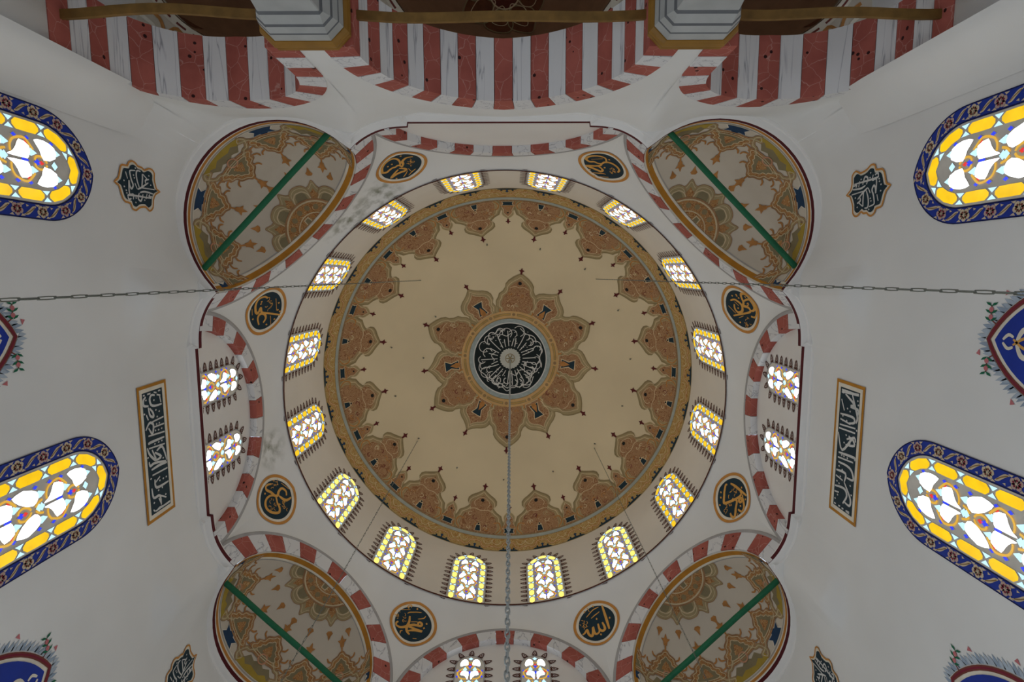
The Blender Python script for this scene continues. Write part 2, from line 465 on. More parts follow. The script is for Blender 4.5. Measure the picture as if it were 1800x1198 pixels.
# floor, out of sight below the camera
m = PM(); m.box((O1, -2.3, -0.06), (5.6, 7.8, 0.06), CARPET)
m.build('floor', kind='structure', label='red carpeted floor of the prayer hall')

# ------------------------------------------------------------------ entrance wall with three arches
YE, YB = -5.25, -6.10
ZCAP = 7.86
ARCH = [  # centre x, extrados half width, intrados half width, spring z, extrados rise, intrados rise
    dict(c=-0.06, a=1.99, b=1.64, z=8.0, h=2.21, k=1.79, name='central'),
    dict(c=-3.74, a=1.40, b=1.18, z=8.70, h=1.42, k=1.00, name='left', ci=-3.86),
    dict(c=3.62, a=1.40, b=1.18, z=8.70, h=1.42, k=1.00, name='right', ci=3.74)]
def tc_arc(a, h, n):
    """right half of a two-centred arch from spring to apex"""
    e = (h * h - a * a) / (2 * a); rho = a + e
    th1 = atan2(h, e)
    return [(-e + rho * cos(th1 * i / n), rho * sin(th1 * i / n)) for i in range(n + 1)]
def arch_z(A, x):
    x = abs(x - A['c']); a, h = A['a'], A['h']
    if x >= a: return None
    e = (h * h - a * a) / (2 * a); rho = a + e
    return A['z'] + sqrt(max(0, rho * rho - (x + e) ** 2))
def z_bot(x):
    for A in ARCH:
        z = arch_z(A, x)
        if z is not None: return z
    return ZCAP
xs = sorted(set([-HW + O1 + 2 * HW * i / 110 for i in range(111)] + [A['c'] + s * A['a'] + e for A in ARCH for s in (-1, 1) for e in (-.002, .002)]))
xs = [x for x in xs if -HW + O1 - 1e-6 <= x <= HW + O1 + 1e-6]
def entP(x, z):
    a = atan2(-HW, x - O1); zb = z_bot(x)
    p = wallP(a, z, 0, max(9.35, zb + .12))
    w = smooth01((z - max(9.35, zb + .12)) / 1.0)
    p0 = (x * (1 - w) + p[0] * w, (YE) * (1 - w) + p[1] * w, z)
    g = smooth01((abs(x - O1) - 4.75) / (HW - 4.75)); q = wallP(a, z)
    return (p0[0] * (1 - g) + q[0] * g, p0[1] * (1 - g) + q[1] * g, z)
m = PM()
rows = []
NR = 16
for j in range(NR + 1):
    row = []
    for x in xs:
        zb = z_bot(x); row.append(entP(x, zb + (Z1 - .12 - zb) * j / NR))
    rows.append(row)
m.grid(rows, WHITE)
m.grid([[(x, YB, z_bot(x)) for x in xs], [(x, YB, 10.3) for x in xs]], WHITE)
# corner piers carrying the outer arches
for x0, x1 in ((-5.62, -5.05), (4.93, 5.52)):
    m.box(((x0 + x1) / 2, (YE + YB) / 2, ZCAP / 2), ((x1 - x0) / 2, (YE - YB) / 2, ZCAP / 2), WHITE)
# plaster thickening where the side walls run into the outer arches
for sd in (-1, 1):
    rows = []
    for j in range(25):
        z = 10.3 * j / 24; row = []
        for i in range(13):
            y = -4.73 - .55 * i / 12
            b_ = wallP(atan2(max(y, -HW + .001), sd * HW), z)
            g = smooth01((-y - 4.73) / .5) * (1 - smooth01((z - 9.1) / 1.1))
            row.append((b_[0] - sd * (.006 + .36 * g), y, z))
        rows.append(row)
    m.grid(rows, WHITE)
m.build('wall_entrance', smooth=True, kind='structure', label='white plaster wall above the three striped arches')

def arch_outline(A, n=14):
    """lists of matched (intrados, extrados) points by a common parameter along the arch"""
    ia = tc_arc(A['b'], A['k'], n); ea = tc_arc(A['a'], A['h'], n)
    legn = max(2, int((A['z'] - ZCAP) / .2))
    I = [(A['b'], ZCAP - A['z'] + (A['z'] - ZCAP) * i / legn) for i in range(legn)] + ia
    E = [(A['a'], ZCAP - A['z'] + (A['z'] - ZCAP) * i / legn) for i in range(legn)] + ea
    I = [(x, z) for x, z in I] + [(-x, z) for x, z in reversed(I[:-1])]
    E = [(x, z) for x, z in E] + [(-x, z) for x, z in reversed(E[:-1])]
    return [(A.get('ci', A['c']) + x, A['z'] + z) for x, z in I], [(A['c'] + x, A['z'] + z) for x, z in E]
def at_s(P, S, s):
    for i in range(len(S) - 1):
        if S[i] <= s <= S[i + 1] + 1e-9:
            k = (s - S[i]) / (S[i + 1] - S[i] or 1)
            return tuple(P[i][q] + (P[i + 1][q] - P[i][q]) * k for q in (0, 1))
    return P[-1]
def cum(P):
    S = [0.0]
    for a, b in zip(P, P[1:]): S.append(S[-1] + hypot(a[0] - b[0], a[1] - b[1]))
    return [q / S[-1] for q in S]
for A in ARCH:
    I, E = arch_outline(A); SI = cum(I)
    lab = {'central': 'wide central red and white striped arch of the entrance gallery',
           'left': 'left red and white striped arch of the entrance gallery',
           'right': 'right red and white striped arch of the entrance gallery'}[A['name']]
    t = thing('striped_arch', lab, 'arch', (A['c'], -5.7, ZCAP), group='entrance gallery arches')
    n = 21 if A['name'] == 'central' else 17
    for k in range(n):
        s0, s1 = k / n + .0008, (k + 1) / n - .0008
        ss = [s0 + (s1 - s0) * i / 4 for i in range(5)]
        pi_ = [at_s(I, SI, s) for s in ss]; pe = [at_s(E, SI, s) for s in ss]
        red = (k - n // 2) % 2 == 0
        m = PM(); mt = RED if red else WST2
        yf = YE + .012 + .004 * (k % 2)
        rows = [[(x, YB, z) for x, z in pe], [(x, yf, z) for x, z in pe], [(x, yf, z) for x, z in pi_], [(x, YB, z) for x, z in pi_]]
        m.grid(rows + [rows[0]], mt)
        for e in (0, -1): m.face([r[e] for r in rows], mt)
        m.build('voussoir', t)

# columns with marble capitals, only the capitals are in the picture
def ring_pts(cx, cy, h, ch, z):
    p = [(h, -h + ch), (h, h - ch), (h - ch, h), (-h + ch, h), (-h, h - ch), (-h, -h + ch), (-h + ch, -h), (h - ch, -h)]
    return [(cx + x, cy + y, z) for x, y in p]
for cx, side in ((-2.19, 'left'), (2.03, 'right')):
    cy = -5.675
    t = thing('column', 'marble column with square capital and gilt rim at ' + side, 'column', (cx, cy, 0), group='columns of the entrance gallery')
    m = PM()
    for (h0, c0_, z0_), (h1, c1_, z1_), mt in (((.26, .01, 6.75), (.268, .01, 7.00), MARBLE), ((.268, .01, 7.00), (.285, .01, 7.02), GROOVE_SHADE), ((.285, .01, 7.02), (.315, .01, 7.30), MARBLE), ((.315, .01, 7.30), (.337, .03, 7.33), GROOVE_SHADE),
                                    ((.337, .03, 7.33), (.380, .08, 7.44), MARBLE), ((.380, .08, 7.44), (.396, .09, 7.465), GROOVE_SHADE), ((.396, .09, 7.465), (.420, .12, 7.56), MARBLE), ((.420, .12, 7.56), (.428, .125, 7.575), GROOVE_SHADE), ((.428, .125, 7.575), (.442, .14, 7.70), MARBLE)):
        m.grid([ring_pts(cx, cy, h0, c0_, z0_), ring_pts(cx, cy, h1, c1_, z1_)], mt, True)
    m.build('capital', t)
    m = PM(); prof = [(.40, .12, 7.69), (.45, .14, 7.69), (.475, .145, 7.72), (.485, .15, 7.76), (.475, .145, 7.80), (.46, .14, 7.81), (.475, .145, 7.83), (.475, .145, 7.86), (.3, .1, 7.861)]
    m.grid([ring_pts(cx, cy, h, c, z) for h, c, z in prof], GILT, True); m.build('gilt_rim', t)
    m = PM(); m.grid([[(cx + r * cos(2 * pi * k / 24), cy + r * sin(2 * pi * k / 24), z) for k in range(24)] for r, z in ((.34, 0), (.34, .2), (.27, .24), (.25, 3.5), (.235, 6.76))], MARBLE, True)
    m.build('shaft', t, smooth=True)
# timber ties between the capitals
for x0, x1, lab, bend in ((-1.80, 1.66, 'timber tie beam across the central striped arch', .05),
                          (-5.30 + O1, -2.55, 'timber tie beam across the left striped arch', -.04), (2.40, 5.30 + O1, 'timber tie beam across the right striped arch', .02)):
    m = PM(); rows = []
    for i in range(15):
        k = i / 14; x = x0 + (x1 - x0) * k
        y = -5.66 + bend * sin(pi * k) + .012 * sin(9 * k); z = 8.06 + .02 * sin(7 * k + 1)
        h, w = .048, .05
        rows.append([(x, y - w, z - h), (x, y + w, z - h), (x, y + w, z - .01), (x, y + w - .025, z), (x, y + w - .02, z + h), (x, y - w, z + h)])
    m.grid(rows, WOOD, True); m.face(rows[0], WOOD); m.face(rows[-1], WOOD)
    m.build('tie_beam', label=lab, cat='beam', group='timber ties of the gallery')

# gallery behind the arches: three small domes
GY0, GY1, GZ = YB, -9.75, 10.3
BAYS = [(-0.06, 1.95, 'central'), (-3.80, 1.77, 'left'), (3.66, 1.77, 'right')]
GX = [-5.62, -1.98, 1.86, 5.52]
m = PM()
for (cx, r, nm), x0, x1 in ((BAYS[1], GX[0], GX[1]), (BAYS[0], GX[1], GX[2]), (BAYS[2], GX[2], GX[3])):
    cyy = -7.92; n = 64; inner, outer = [], []
    for k in range(n):
        a = 2 * pi * k / n; c, s_ = cos(a), sin(a)
        tx = ((x1 if c > 0 else x0) - cx) / c if abs(c) > 1e-9 else 1e9
        ty = ((GY0 if s_ > 0 else GY1) - cyy) / s_ if abs(s_) > 1e-9 else 1e9
        q = max(min(tx, ty), r + .01)
        inner.append((cx + r * c, cyy + r * s_, GZ)); outer.append((cx + q * c, cyy + q * s_, GZ))
    m.grid([inner, outer], SQB, True)
m.grid([[(GX[0], GY1, 0), (GX[3], GY1, 0)], [(GX[0], GY1, GZ), (GX[3], GY1, GZ)]], WHITE)
for x in (GX[0], GX[3]): m.grid([[(x, GY0 + .9, 0), (x, GY1, 0)], [(x, GY0 + .9, GZ), (x, GY1, GZ)]], WHITE)
m.build('ceiling_gallery', kind='structure', label='painted ceiling and walls of the gallery behind the striped arches')
for cx, r, nm in BAYS:
    cyy = -7.92; hz = 2.1
    t = thing('gallery_dome', 'small brown painted dome behind the %s striped arch' % nm, 'dome', (cx, cyy, GZ), group='gallery domes', kind='structure')
    m = PM(); rows = []
    for j in range(17):
        e = radians(90 * j / 16)
        rows.append([(cx + r * cos(e) * cos(2 * pi * k / 64), cyy + r * cos(e) * sin(2 * pi * k / 64), GZ + hz * sin(e)) for k in range(64)])
    m.grid(rows, VAULT, True); m.build('vault', t, smooth=True)
    def gm(u, v, d, cx=cx, r=r, cyy=cyy):   # polar map around the crown: u,v metres
        q = hypot(u, v); e = pi / 2 - q / 2.02; a = atan2(v, u)
        rr = r - d
        return (cx + rr * cos(e) * cos(a), cyy + rr * cos(e) * sin(a), GZ + (hz - d) * sin(e))
    p = PM(gm)
    for k in range(8):
        a = 2 * pi * k / 8 + .2; L_ = 1.0 if k % 2 else .8
        pts = [(.28, 0), (.40, -.16), (.55, -.28), (.74, -.24), (L_, 0), (.74, .24), (.55, .28), (.40, .16)]
        rot = [(x * cos(a) - y * sin(a), x * sin(a) + y * cos(a)) for x, y in pts]
        p.fill(rot, VAULT2, .012, .15); p.stroke(rot, .022, OLIVE2, .02, True)
        p.stroke([(x * .8 * cos(a) - y * .6 * sin(a), x * .8 * sin(a) + y * .6 * cos(a)) for x, y in pts], .016, CREAM, .024, True)
    p.ring((0, 0), .02, .27, mat('umber_disc_paint', (96, 40, 26)), .02, 24); p.ring((0, 0), .27, .30, CREAM, .026, 32)
    p.build('crown_rosette', t)
    p = PM(gm); R0 = 2.02 * pi / 2
    for k in range(16):
        a = 2 * pi * k / 16
        pts = [(R0 - .16, -.17), (R0 - .42, -.13), (R0 - .52, -.05), (R0 - .7, 0), (R0 - .52, .05), (R0 - .42, .13), (R0 - .16, .17)]
        p.fill([(x * cos(a) - y * sin(a), x * sin(a) + y * cos(a)) for x, y in pts], VAULT2, .012, .15)
    p.ring((0, 0), R0 - .16, R0 - .10, GOLIVE, .012, 64); p.ring((0, 0), R0 - .10, R0, CREAMW, .014, 64)
    for k in range(40): p.ring((0, 0), R0 - .065, R0 - .035, BRICK, .02, 3, 2 * pi * k / 40, 2 * pi * (k + .62) / 40)
    p.build('base_band', t)
    # ring and scroll painting on the flat spandrels around the dome
    fm = lambda u, v, d, cx=cx, cyy=cyy: (cx + u, cyy + v, GZ - d)
    p = PM(fm); p.ring((0, 0), r, r + .12, CREAMW, .006, 64)
    for k in range(40): p.ring((0, 0), r + .05, r + .08, BRICK, .01, 3, 2 * pi * k / 40, 2 * pi * (k + .6) / 40)
    for sx in (-1, 1):
        for i in range(5):
            q = r * .70 + .13 + .10 * i
            p.stroke([(sx * (q - .35 + .02 * i), q + .38), (sx * (q - .16), q + .10), (sx * (q + .02), q + .14), (sx * (q + .10), q - .06), (sx * (q + .32), q - .24)], .05, (ORANGE, CREAMW, BRICK, GOLIVE, ORANGE)[i], .01 + .002 * i)
    p.build('spandrel_scrolls', t)

# ------------------------------------------------------------------ cornice round the octagon
def offset_plan(o):
    out = []; n = len(PLAN)
    for i in range(n):
        a, b = PLAN[i - 1], PLAN[(i + 1) % n]
        dx, dy = b[0] - a[0], b[1] - a[1]; q = hypot(dx, dy)
        out.append((PLAN[i][0] + dy / q * o, PLAN[i][1] - dx / q * o))
    return out
def sweep(m, prof, mt):
    m.grid([[(x + O1, y, z) for x, y in offset_plan(o)] for o, z in prof], mt, True)
m = PM()
sweep(m, [(.42, Z1 - .20), (.12, Z1 - .215), (.095, Z1 - .205), (.085, Z1 - .165), (.03, Z1 - .135), (0, Z1 - .11)], CORN)
sweep(m, [(0, Z1 - .02), (.0, Z1), (.16, Z1 + .01)], CORN)
co = m.build('trim_1', smooth=False, kind='structure', label='white moulded cornice with dark red line round the octagon')
m = PM(); sweep(m, [(0, Z1 - .11), (-.004, Z1 - .105), (-.004, Z1 - .025), (0, Z1 - .02)], LINE); m.build('dark_red_line', co)

# ------------------------------------------------------------------ pendentives between arches and drum
def zb_ext(a):
    f = ((degrees(a) + 22.5) % 45) - 22.5
    t = AP * tan(radians(f))
    return ZA + sqrt(max(0.0, RE * RE - t * t))
def pend_r(a, z):
    f = ((degrees(a) + 22.5) % 45) - 22.5
    rb = AP / cos(radians(f)); zb = zb_ext(a)
    t = min(1, max(0, (z - zb) / (Z2 - zb)))
    return rb + (RD - .03 - rb) * t + .20 * (Z2 - zb) / 2.83 * 4 * t * (1 - t)
m = PM(); rows = []
AZP = []
for k in range(8):
    AZP += [radians(45 * k - 22.5 + 45 * (0.5 - 0.5 * cos(pi * i / 36))) for i in range(36)]
NP = 20
for j in range(NP + 1):
    row = []
    for a in AZP:
        zb = zb_ext(a); z = zb + (Z2 - zb) * j / NP
        row.append(pol(pend_r(a, z), a, z))
    rows.append(row)
m.grid(rows, WHITE, True)
m.build('wall_pendentives', smooth=True, kind='structure', label='white pendentives between the eight arches and the drum')

# arches of the octagon (four on the walls, four across the corners)
def side_frame(k):
    """outward normal, tangent (viewer's right) of octagon side k"""
    a = radians(45 * k)
    return (cos(a), sin(a)), (sin(a), -cos(a))
def on_side(k, t, z, dist):
    n, e = side_frame(k)
    return W3(n[0] * dist + e[0] * t, n[1] * dist + e[1] * t, z)
SIDE = {0: 'right wall', 1: 'bottom right corner', 2: 'bottom wall', 3: 'bottom left corner', 4: 'left wall', 5: 'top left corner', 6: 'top wall', 7: 'top right corner'}
for k in range(8):
    sq = k % 2 == 1
    ri = RQ + .01 if sq else RI
    nm = 'striped red and white squinch arch over the %s' % SIDE[k] if sq else 'striped red and white blind arch on the %s' % SIDE[k]
    t = thing('striped_arch', nm, 'arch', W3(*[q * AP for q in side_frame(k)[0]], Z1), group='arches of the octagon')
    n = 15
    for i in range(n):
        a0, a1 = 180 * i / n + .12, 180 * (i + 1) / n - .12
        m = PM(); mt = RED if (i - n // 2) % 2 == 0 else WST
        d0 = AP - .008 - .003 * (i % 2); d1 = AP + (.05 if sq else .13)
        ii, ee = [], []
        for q in range(5):
            a = radians(a0 + (a1 - a0) * q / 4); ii.append((ri * cos(a), ZA + ri * sin(a))); ee.append(((RE - .07) * cos(a), ZA + (RE - .07) * sin(a)))
        rows = [[on_side(k, x, z, d) for x, z in P] for P, d in ((ee, d1), (ee, d0), (ii, d0), (ii, d1))]
        m.grid(rows + [rows[0]], mt)
        for e in (0, -1): m.face([r[e] for r in rows], mt)
        m.build('voussoir', t)
    m = PM(); rows = []
    for r, d in ((RE + .005, AP + .04), (RE + .005, AP - .012), (RE - .03, AP - .02), (RE - .07, AP - .012), (RE - .07, AP + .04)):
        rows.append([on_side(k, r * cos(pi * q / 60), ZA + r * sin(pi * q / 60), d) for q in range(61)])
    m.grid(rows, GREY); m.build('grey_rim', t)

# tympana of the wall arches
for k, nm in ((0, 'wall_tympanum_right'), (2, 'wall_tympanum_bottom'), (4, 'wall_tympanum_left'), (6, 'wall_tympanum_top')):
    m = PM(); rows = []
    for j in range(9):
        r = (RI + .06) * (j / 8)
        rows.append([on_side(k, r * cos(pi * q / 40), ZA + r * sin(pi * q / 40), AP + .125) for q in range(41)])
    m.grid(rows, TYMP)
    m.build(nm, kind='structure', label='white tympanum inside the blind arch on the ' + SIDE[k])

# ------------------------------------------------------------------ squinch half-domes
def sq_pt(k, e, b, d=0.0):
    """elevation e, azimuth b off the diagonal; behind the plane of the arch"""
    r = RQ - d
    return on_side(k, r * cos(e) * sin(b), ZA + r * sin(e), AP + max(0.012, r * cos(e) * cos(b)))
def paint_squinch(k, parent):
    R = RQ
    E0 = asin((Z1 - ZA) / RQ)
    # bands along the arch edge
    p = PM(lambda u, v, d: on_side(k, (sqrt((R - d) ** 2 - v * v)) * cos(u), ZA + sqrt((R - d) ** 2 - v * v) * sin(u), AP + v))
    def band(v0, v1, mt, d):
        rows = [[p.map(pi * i / 60, v, d) for i in range(61)] for v in (v0, v1)]
        p.grid(rows, mt)
    band(.0, .03, CREAMW, .006); band(.03, .14, GOLDB, .008); band(.14, .185, CREAMW, .008); band(.20, .212, GREY, .006)
    p.build('gold_edge_band', parent)
    # bands above the cornice
    p = PM(lambda u, v, d: sq_pt(k, E0 + v / R, u, d))
    def hb(v0, v1, mt, d):
        p.grid([[p.map(-pi / 2 * .985 + pi * .985 * i / 60, v, d) for i in range(61)] for v in (v0, v1)], mt)
    hb(.03, .09, mat('ochre_line_paint', (196, 134, 62)), .006); hb(.0, .03, CREAMW, .006); hb(.09, .11, CREAMW, .006); hb(.125, .135, GREY, .006); hb(.15, .165, CREAMW, .006)
    p.build('ochre_base_line', parent)
    BASE = .165
    for i in range(7):
        b0 = radians(-90 + 30 * i)
        def fm(u, v, d, b0=b0):
            e = E0 + (BASE + v * 1.22) / R; b = b0 + 1.16 * u / (R * cos(e))
            b = max(-radians(87), min(radians(87), b))
            return sq_pt(k, e, b, d)
        p = PM(fm)
        if i % 2 == 0:   # navy star at the foot
            star = [(-.17, 0), (.17, 0), (.12, .07), (.17, .14), (.06, .13), (0, .20), (-.06, .13), (-.17, .14), (-.12, .07)]
            p.fill([(x * 1.12, y * 1.1) for x, y in star], CREAMW, .008, .09); p.fill(star, SLATE, .011, .09)
            y0 = .16
        else:
            cl = [(-.36, 0), (.36, 0), (.36, .10), (.27, .15), (.2, .24), (.1, .2), (0, .27), (-.1, .2), (-.2, .24), (-.27, .15), (-.36, .10)]
            p.fill(cl, GOLIVE, .008, .09)
            p.fill([(x * .98, min(y, .1 + .03 * sin(x * 40))) for x, y in cl], YOLIVE, .011, .09)
            p.disc((0, .30), .075, GOLIVE, .014, 10); p.stroke([(.075 * cos(q * pi / 5), .30 + .075 * sin(q * pi / 5)) for q in range(10)], .022, ROSE2, .017, True)
            y0 = .28
        body = [(.26, y0), (.34, y0 + .05), (.27, y0 + .12), (.27, y0 + .18), (.18, y0 + .23), (.16, y0 + .31), (.07, y0 + .37), (.03, y0 + .42)]
        body = body + [(-x, y) for x, y in reversed(body)]
        p.fill(body, ARABO, .010, .09)
        p.stroke(body, .022, BROWN, .013, True, smooth=3); p.stroke([(x * .86, y0 + .03 + (y - y0) * .86) for x, y in body], .012, CREAM2, .014, True, smooth=3)
        inn = [(x * .58, y0 + .06 + (y - y0) * .62) for x, y in body]
        p.fill(inn, GOLIVE, .016, .09); p.stroke(inn, .013, CREAM2, .019, True, smooth=3)
        inn = [(x * .28, y0 + .10 + (y - y0) * .36) for x, y in body]
        p.fill(inn, ARABO, .020, .09)
        for s in (-1, 1):   # scrolls running down on both sides and little hooks
            cs = [(s * .16, y0 + .10), (s * .27, y0 - .01), (s * .35, y0 - .04), (s * .42, .10), (s * .37, .02), (s * .31, .08)]
            p.stroke(cs, .07, BROWN, .009); p.stroke(cs, .05, OLIVE, .0105)
            p.stroke(cs, .011, CREAM2, .0145)
            p.stroke([(s * .17, y0 + .28), (s * .23, y0 + .30), (s * .25, y0 + .35)], .030, ORANGE, .012, taper=True)
            p.stroke([(s * .28, y0 + .14), (s * .35, y0 + .16), (s * .36, y0 + .22)], .030, ORANGE, .012, taper=True)
        p.stroke([(0, y0 + .38), (0, y0 + .56)], .026, ORANGE, .012, smooth=0)
        fy = y0 + .52
        p.fill([(0, fy + .17), (.03, fy + .09), (.085, fy + .085), (.04, fy + .04), (.03, fy - .02), (-.03, fy - .02), (-.04, fy + .04), (-.085, fy + .085), (-.03, fy + .09)], ORANGE, .014, .09)
        p.build('palmette', parent)
    # half rosette at the crown
    def rm(u, v, d):
        q = hypot(u, v); e = pi / 2 - q / R; a = atan2(u, v)   # v = outward along the diagonal
        x, y = (R - d) * cos(e) * sin(a), (R - d) * cos(e) * cos(a)
        z = (R - d) * sin(e)
        if y < .19:
            y = .19; rr = sqrt((R - d) ** 2 - y * y); f = rr / hypot(x, z); x *= f; z *= f
        return on_side(k, x, ZA + z, AP + y)
    p = PM(rm)
    Y0 = .0
    p.ring((0, 0), .55, .74, OLIVE2, .005, 48)
    for i in range(-4, 5):
        a = radians(i * 22.5); L_ = .97 if i % 2 == 0 else .90
        rt = lambda P_: [(x * sin(a) + y * cos(a), x * cos(a) - y * sin(a)) for x, y in P_]
        if i % 2 == 0: o_ = [(.56, -.19), (.70, -.185), (.80, -.15), (.86, -.08), (L_, 0), (.86, .08), (.80, .15), (.70, .185), (.56, .19)]
        else: o_ = [(.56, -.18), (.68, -.20), (.80, -.19), (.88, -.11), (L_, 0), (.88, .11), (.80, .19), (.68, .20), (.56, .18)]
        d_ = .007 if i % 2 == 0 else .010
        p.fill(rt(o_), OLIVE, d_, .08); p.stroke(rt(o_), .012, BROWN, d_ + .002); q_ = [(.56 + (x - .56) * .86, y * .84) for x, y in o_]; p.stroke(rt(q_), .010, CREAM2, d_ + .0025)
        q_ = [(.56 + (x - .56) * .62, y * .55) for x, y in o_]; p.fill(rt(q_), ARABO if i % 2 == 0 else GOLIVE, d_ + .003, .08)
        if i % 2: p.stroke(rt([(.60, -.17), (.70, -.15), (.77, -.08), (.78, 0), (.77, .08), (.70, .15), (.60, .17)]), .022, CREAM2, .016)
        if abs(i) < 4: p.fill(rt([(1.06, -.04), (1.10, -.075), (1.15, -.035), (1.24, 0), (1.15, .035), (1.10, .075), (1.06, .04)]), ORANGE, .008, .08)
    for q in range(4): p.ring((0, Y0), .02 + .145 * q, .165 + .145 * q, ARABO, .018, 48)
    p.ring((0, Y0), .58, .62, BROWN, .0195, 48); p.ring((0, Y0), .555, .585, CREAM2, .021, 48); p.ring((0, Y0), .34, .36, CREAM2, .021, 32)
    for i in range(9): p.disc((.46 * sin(radians(-90 + 22.5 * i)), .46 * cos(radians(-90 + 22.5 * i))), .055, OLIVE2, .022, 8)
    p.fill([(-.07, .2), (.07, .2), (.06, .31), (-.06, .31)], CREAM2, .024, .08); p.fill([(-.05, .2), (.05, .2), (.04, .29), (-.04, .29)], GOLIVE, .026, .08)
    p.build('crown_rosette', parent)
ROSE2 = mat('salmon_line_paint', (206, 150, 116))
for k in (1, 3, 5, 7):
    t = thing('squinch_half_dome', 'painted half-dome with palmettes in the %s' % SIDE[k], 'half-dome', on_side(k, 0, Z1, AP + .8), group='squinch half-domes', kind='structure')
    m = PM(); rows = []
    for j in range(33):
        e = asin((Z1 - ZA) / RQ) * (1 - j / 32) + pi / 2 * (j / 32)
        rows.append([sq_pt(k, e, -pi / 2 + pi * i / 64) for i in range(65)])
    m.grid(rows, SQB); m.build('vault', t, smooth=True)
    paint_squinch(k, t)
    # iron tie rod
    m = PM(); b = .50
    m.tube([on_side(k, -1.60 + 3.2 * i / 6, Z1 + .09 + .006 * sin(i * 2.1), AP + b) for i in range(7)], .052, GREENB, 10)
    m.build('tie_rod', smooth=True, label='green painted iron tie rod across the %s' % SIDE[k], cat='tie rod', group='green tie rods of the squinches')
# ------------------------------------------------------------------ drum
NA = 192
m = PM()
zz = [Z2 - .03] + [Z2 + (Z3 - Z2) * i / 8 for i in range(9)]
m.grid([[pol(RD, 2 * pi * k / NA, z) for k in range(NA)] for z in zz], DRUMW, True)
drum = m.build('wall_drum', smooth=True, kind='structure', label='pale plaster drum with sixteen stained-glass windows below the dome')
m = PM()
m.grid([[pol(r, 2 * pi * k / NA, z) for k in range(NA)] for r, z in ((RD - .032, Z2 - .045), (RD - .040, Z2 - .035), (RD - .040, Z2 - .005), (RD - .03, Z2), (RD, Z2 + .002))], DKBR, True)
m.build('dark_foot_line', drum)

# ------------------------------------------------------------------ dome
def domeP(p, a, d=0.0):
    """p polar angle from the crown, a azimuth"""
    r = RS - d; z = ZS + r * cos(p)
    return pol(r * sin(p), a, z)
PB = radians(69.3)
m = PM()
m.grid([[domeP(max(.002, PB * j / 56), 2 * pi * k / NA) for k in range(NA)] for j in range(57)], BEIGE, True)
dome = m.build('ceiling', smooth=True, kind='structure', label='beige painted dome with ornament rings and calligraphy at its crown')
def motif_map(a0, p0, sgn):
    """u metres sideways, v metres along the meridian from polar p0 (sgn -1 = towards crown)"""
    def f(u, v, d):
        p = p0 + sgn * v / RS
        return domeP(p, a0 + u / (RS * sin(max(p, .05))), d)
    return f
def polar_map(u, v, d):
    q = hypot(u, v); return domeP(q / RS, atan2(v, u), d)
def mirror(H): return H + [(-x, y) for x, y in reversed(H) if x > 1e-6]
def dring(p, p0, p1, mt, d, n=NA, a0=0.0, a1=2 * pi):
    full = abs(a1 - a0 - 2 * pi) < 1e-6
    p.grid([[domeP(radians(q), a0 + (a1 - a0) * i / n, d) for i in range(n if full else n + 1)] for q in (p0, p1)], mt, full)
# ochre border band
p = PM(motif_map(0, 0, 1))
for q in range(4): dring(p, 64.0 + 4.6 * q / 4, 64.0 + 4.6 * (q + 1) / 4, ARABG, .006)
dring(p, 68.35, 68.6, OLIVE2, .009)
p.build('ochre_band', dome)
p = PM(); dring(p, 62.6, 62.85, OLIVE2, .008); dring(p, 62.85, 63.9, GREYL, .010); dring(p, 63.9, 64.05, OLIVE2, .008); p.build('grey_green_line', dome)
for k in range(32):
    p = PM(motif_map(radians(11.25 * k + 0.0), radians(68.5), -1))
    p.fill([(-.30, 0), (.30, 0), (.22, .05), (.08, .065), (0, .07), (-.08, .065), (-.22, .05)], NAVY, .011, .1)
    p.fill([(-.02, .05), (.02, .05), (.022, .12), (.05, .15), (0, .19), (-.05, .15), (-.022, .12)], SLATE, .012, .1)
    for s in (-1, 1):
        p.disc((s * .15, .085), .03, NAVY, .012, 8)
        p.stroke([(0, .30), (s * .14, .27), (s * .20, .16), (s * .30, .10), (s * .42, .16), (s * .52, .12)], .05, ORANGE, .010)
        p.stroke([(0, .30), (s * .14, .27), (s * .20, .16), (s * .30, .10), (s * .42, .16), (s * .52, .12)], .014, CREAM, .013)
        p.stroke([(s * .22, .34), (s * .30, .22), (s * .42, .24), (s * .5, .36)], .013, CREAM, .012)
    p.build('band_crest', dome)
def finial(p, y, d, k=1.0):
    p.fill([(0, y + .23 * k), (.03 * k, y + .15 * k), (.09 * k, y + .12 * k), (.035 * k, y + .08 * k), (.02 * k, y - .02), (-.02 * k, y - .02), (-.035 * k, y + .08 * k), (-.09 * k, y + .12 * k), (-.03 * k, y + .15 * k)], MAROON, d, .12)
def scrolls(p, n, xr, y0, y1, d, seed, cols):
    r = random.Random(seed)
    for i in range(n):
        x, y = r.uniform(-xr, xr), r.uniform(y0, y1); s = r.choice((-1, 1)); q = r.uniform(.05, .10); a = r.uniform(0, 6.28)
        pts = [(x + q * (1 - .13 * j) * cos(a + s * j * .8), y + q * (1 - .13 * j) * sin(a + s * j * .8)) for j in range(7)]
        p.stroke(pts, r.uniform(.014, .026), cols[i % len(cols)], d + .0008 * (i % 3), smooth=2)
BIG = mirror([(.68, 0), (.76, .14), (.74, .34), (.68, .48), (.64, .60), (.50, .70), (.40, .80), (.38, .86), (.45, .95), (.44, 1.08), (.36, 1.18), (.24, 1.26), (.10, 1.36), (0, 1.44)])
SMALL = mirror([(.24, 0), (.27, .18), (.21, .36), (.16, .46), (.17, .58), (.12, .68), (.04, .76), (0, .82)])
def sc(H, kx, ky, y0=0.0): return [(x * kx, y0 + y * ky) for x, y in H]
P0 = radians(62.3)
p = PM(); dring(p, 61.0, 62.65, ARAB, .004); p.build('petal_ground_ring', dome)
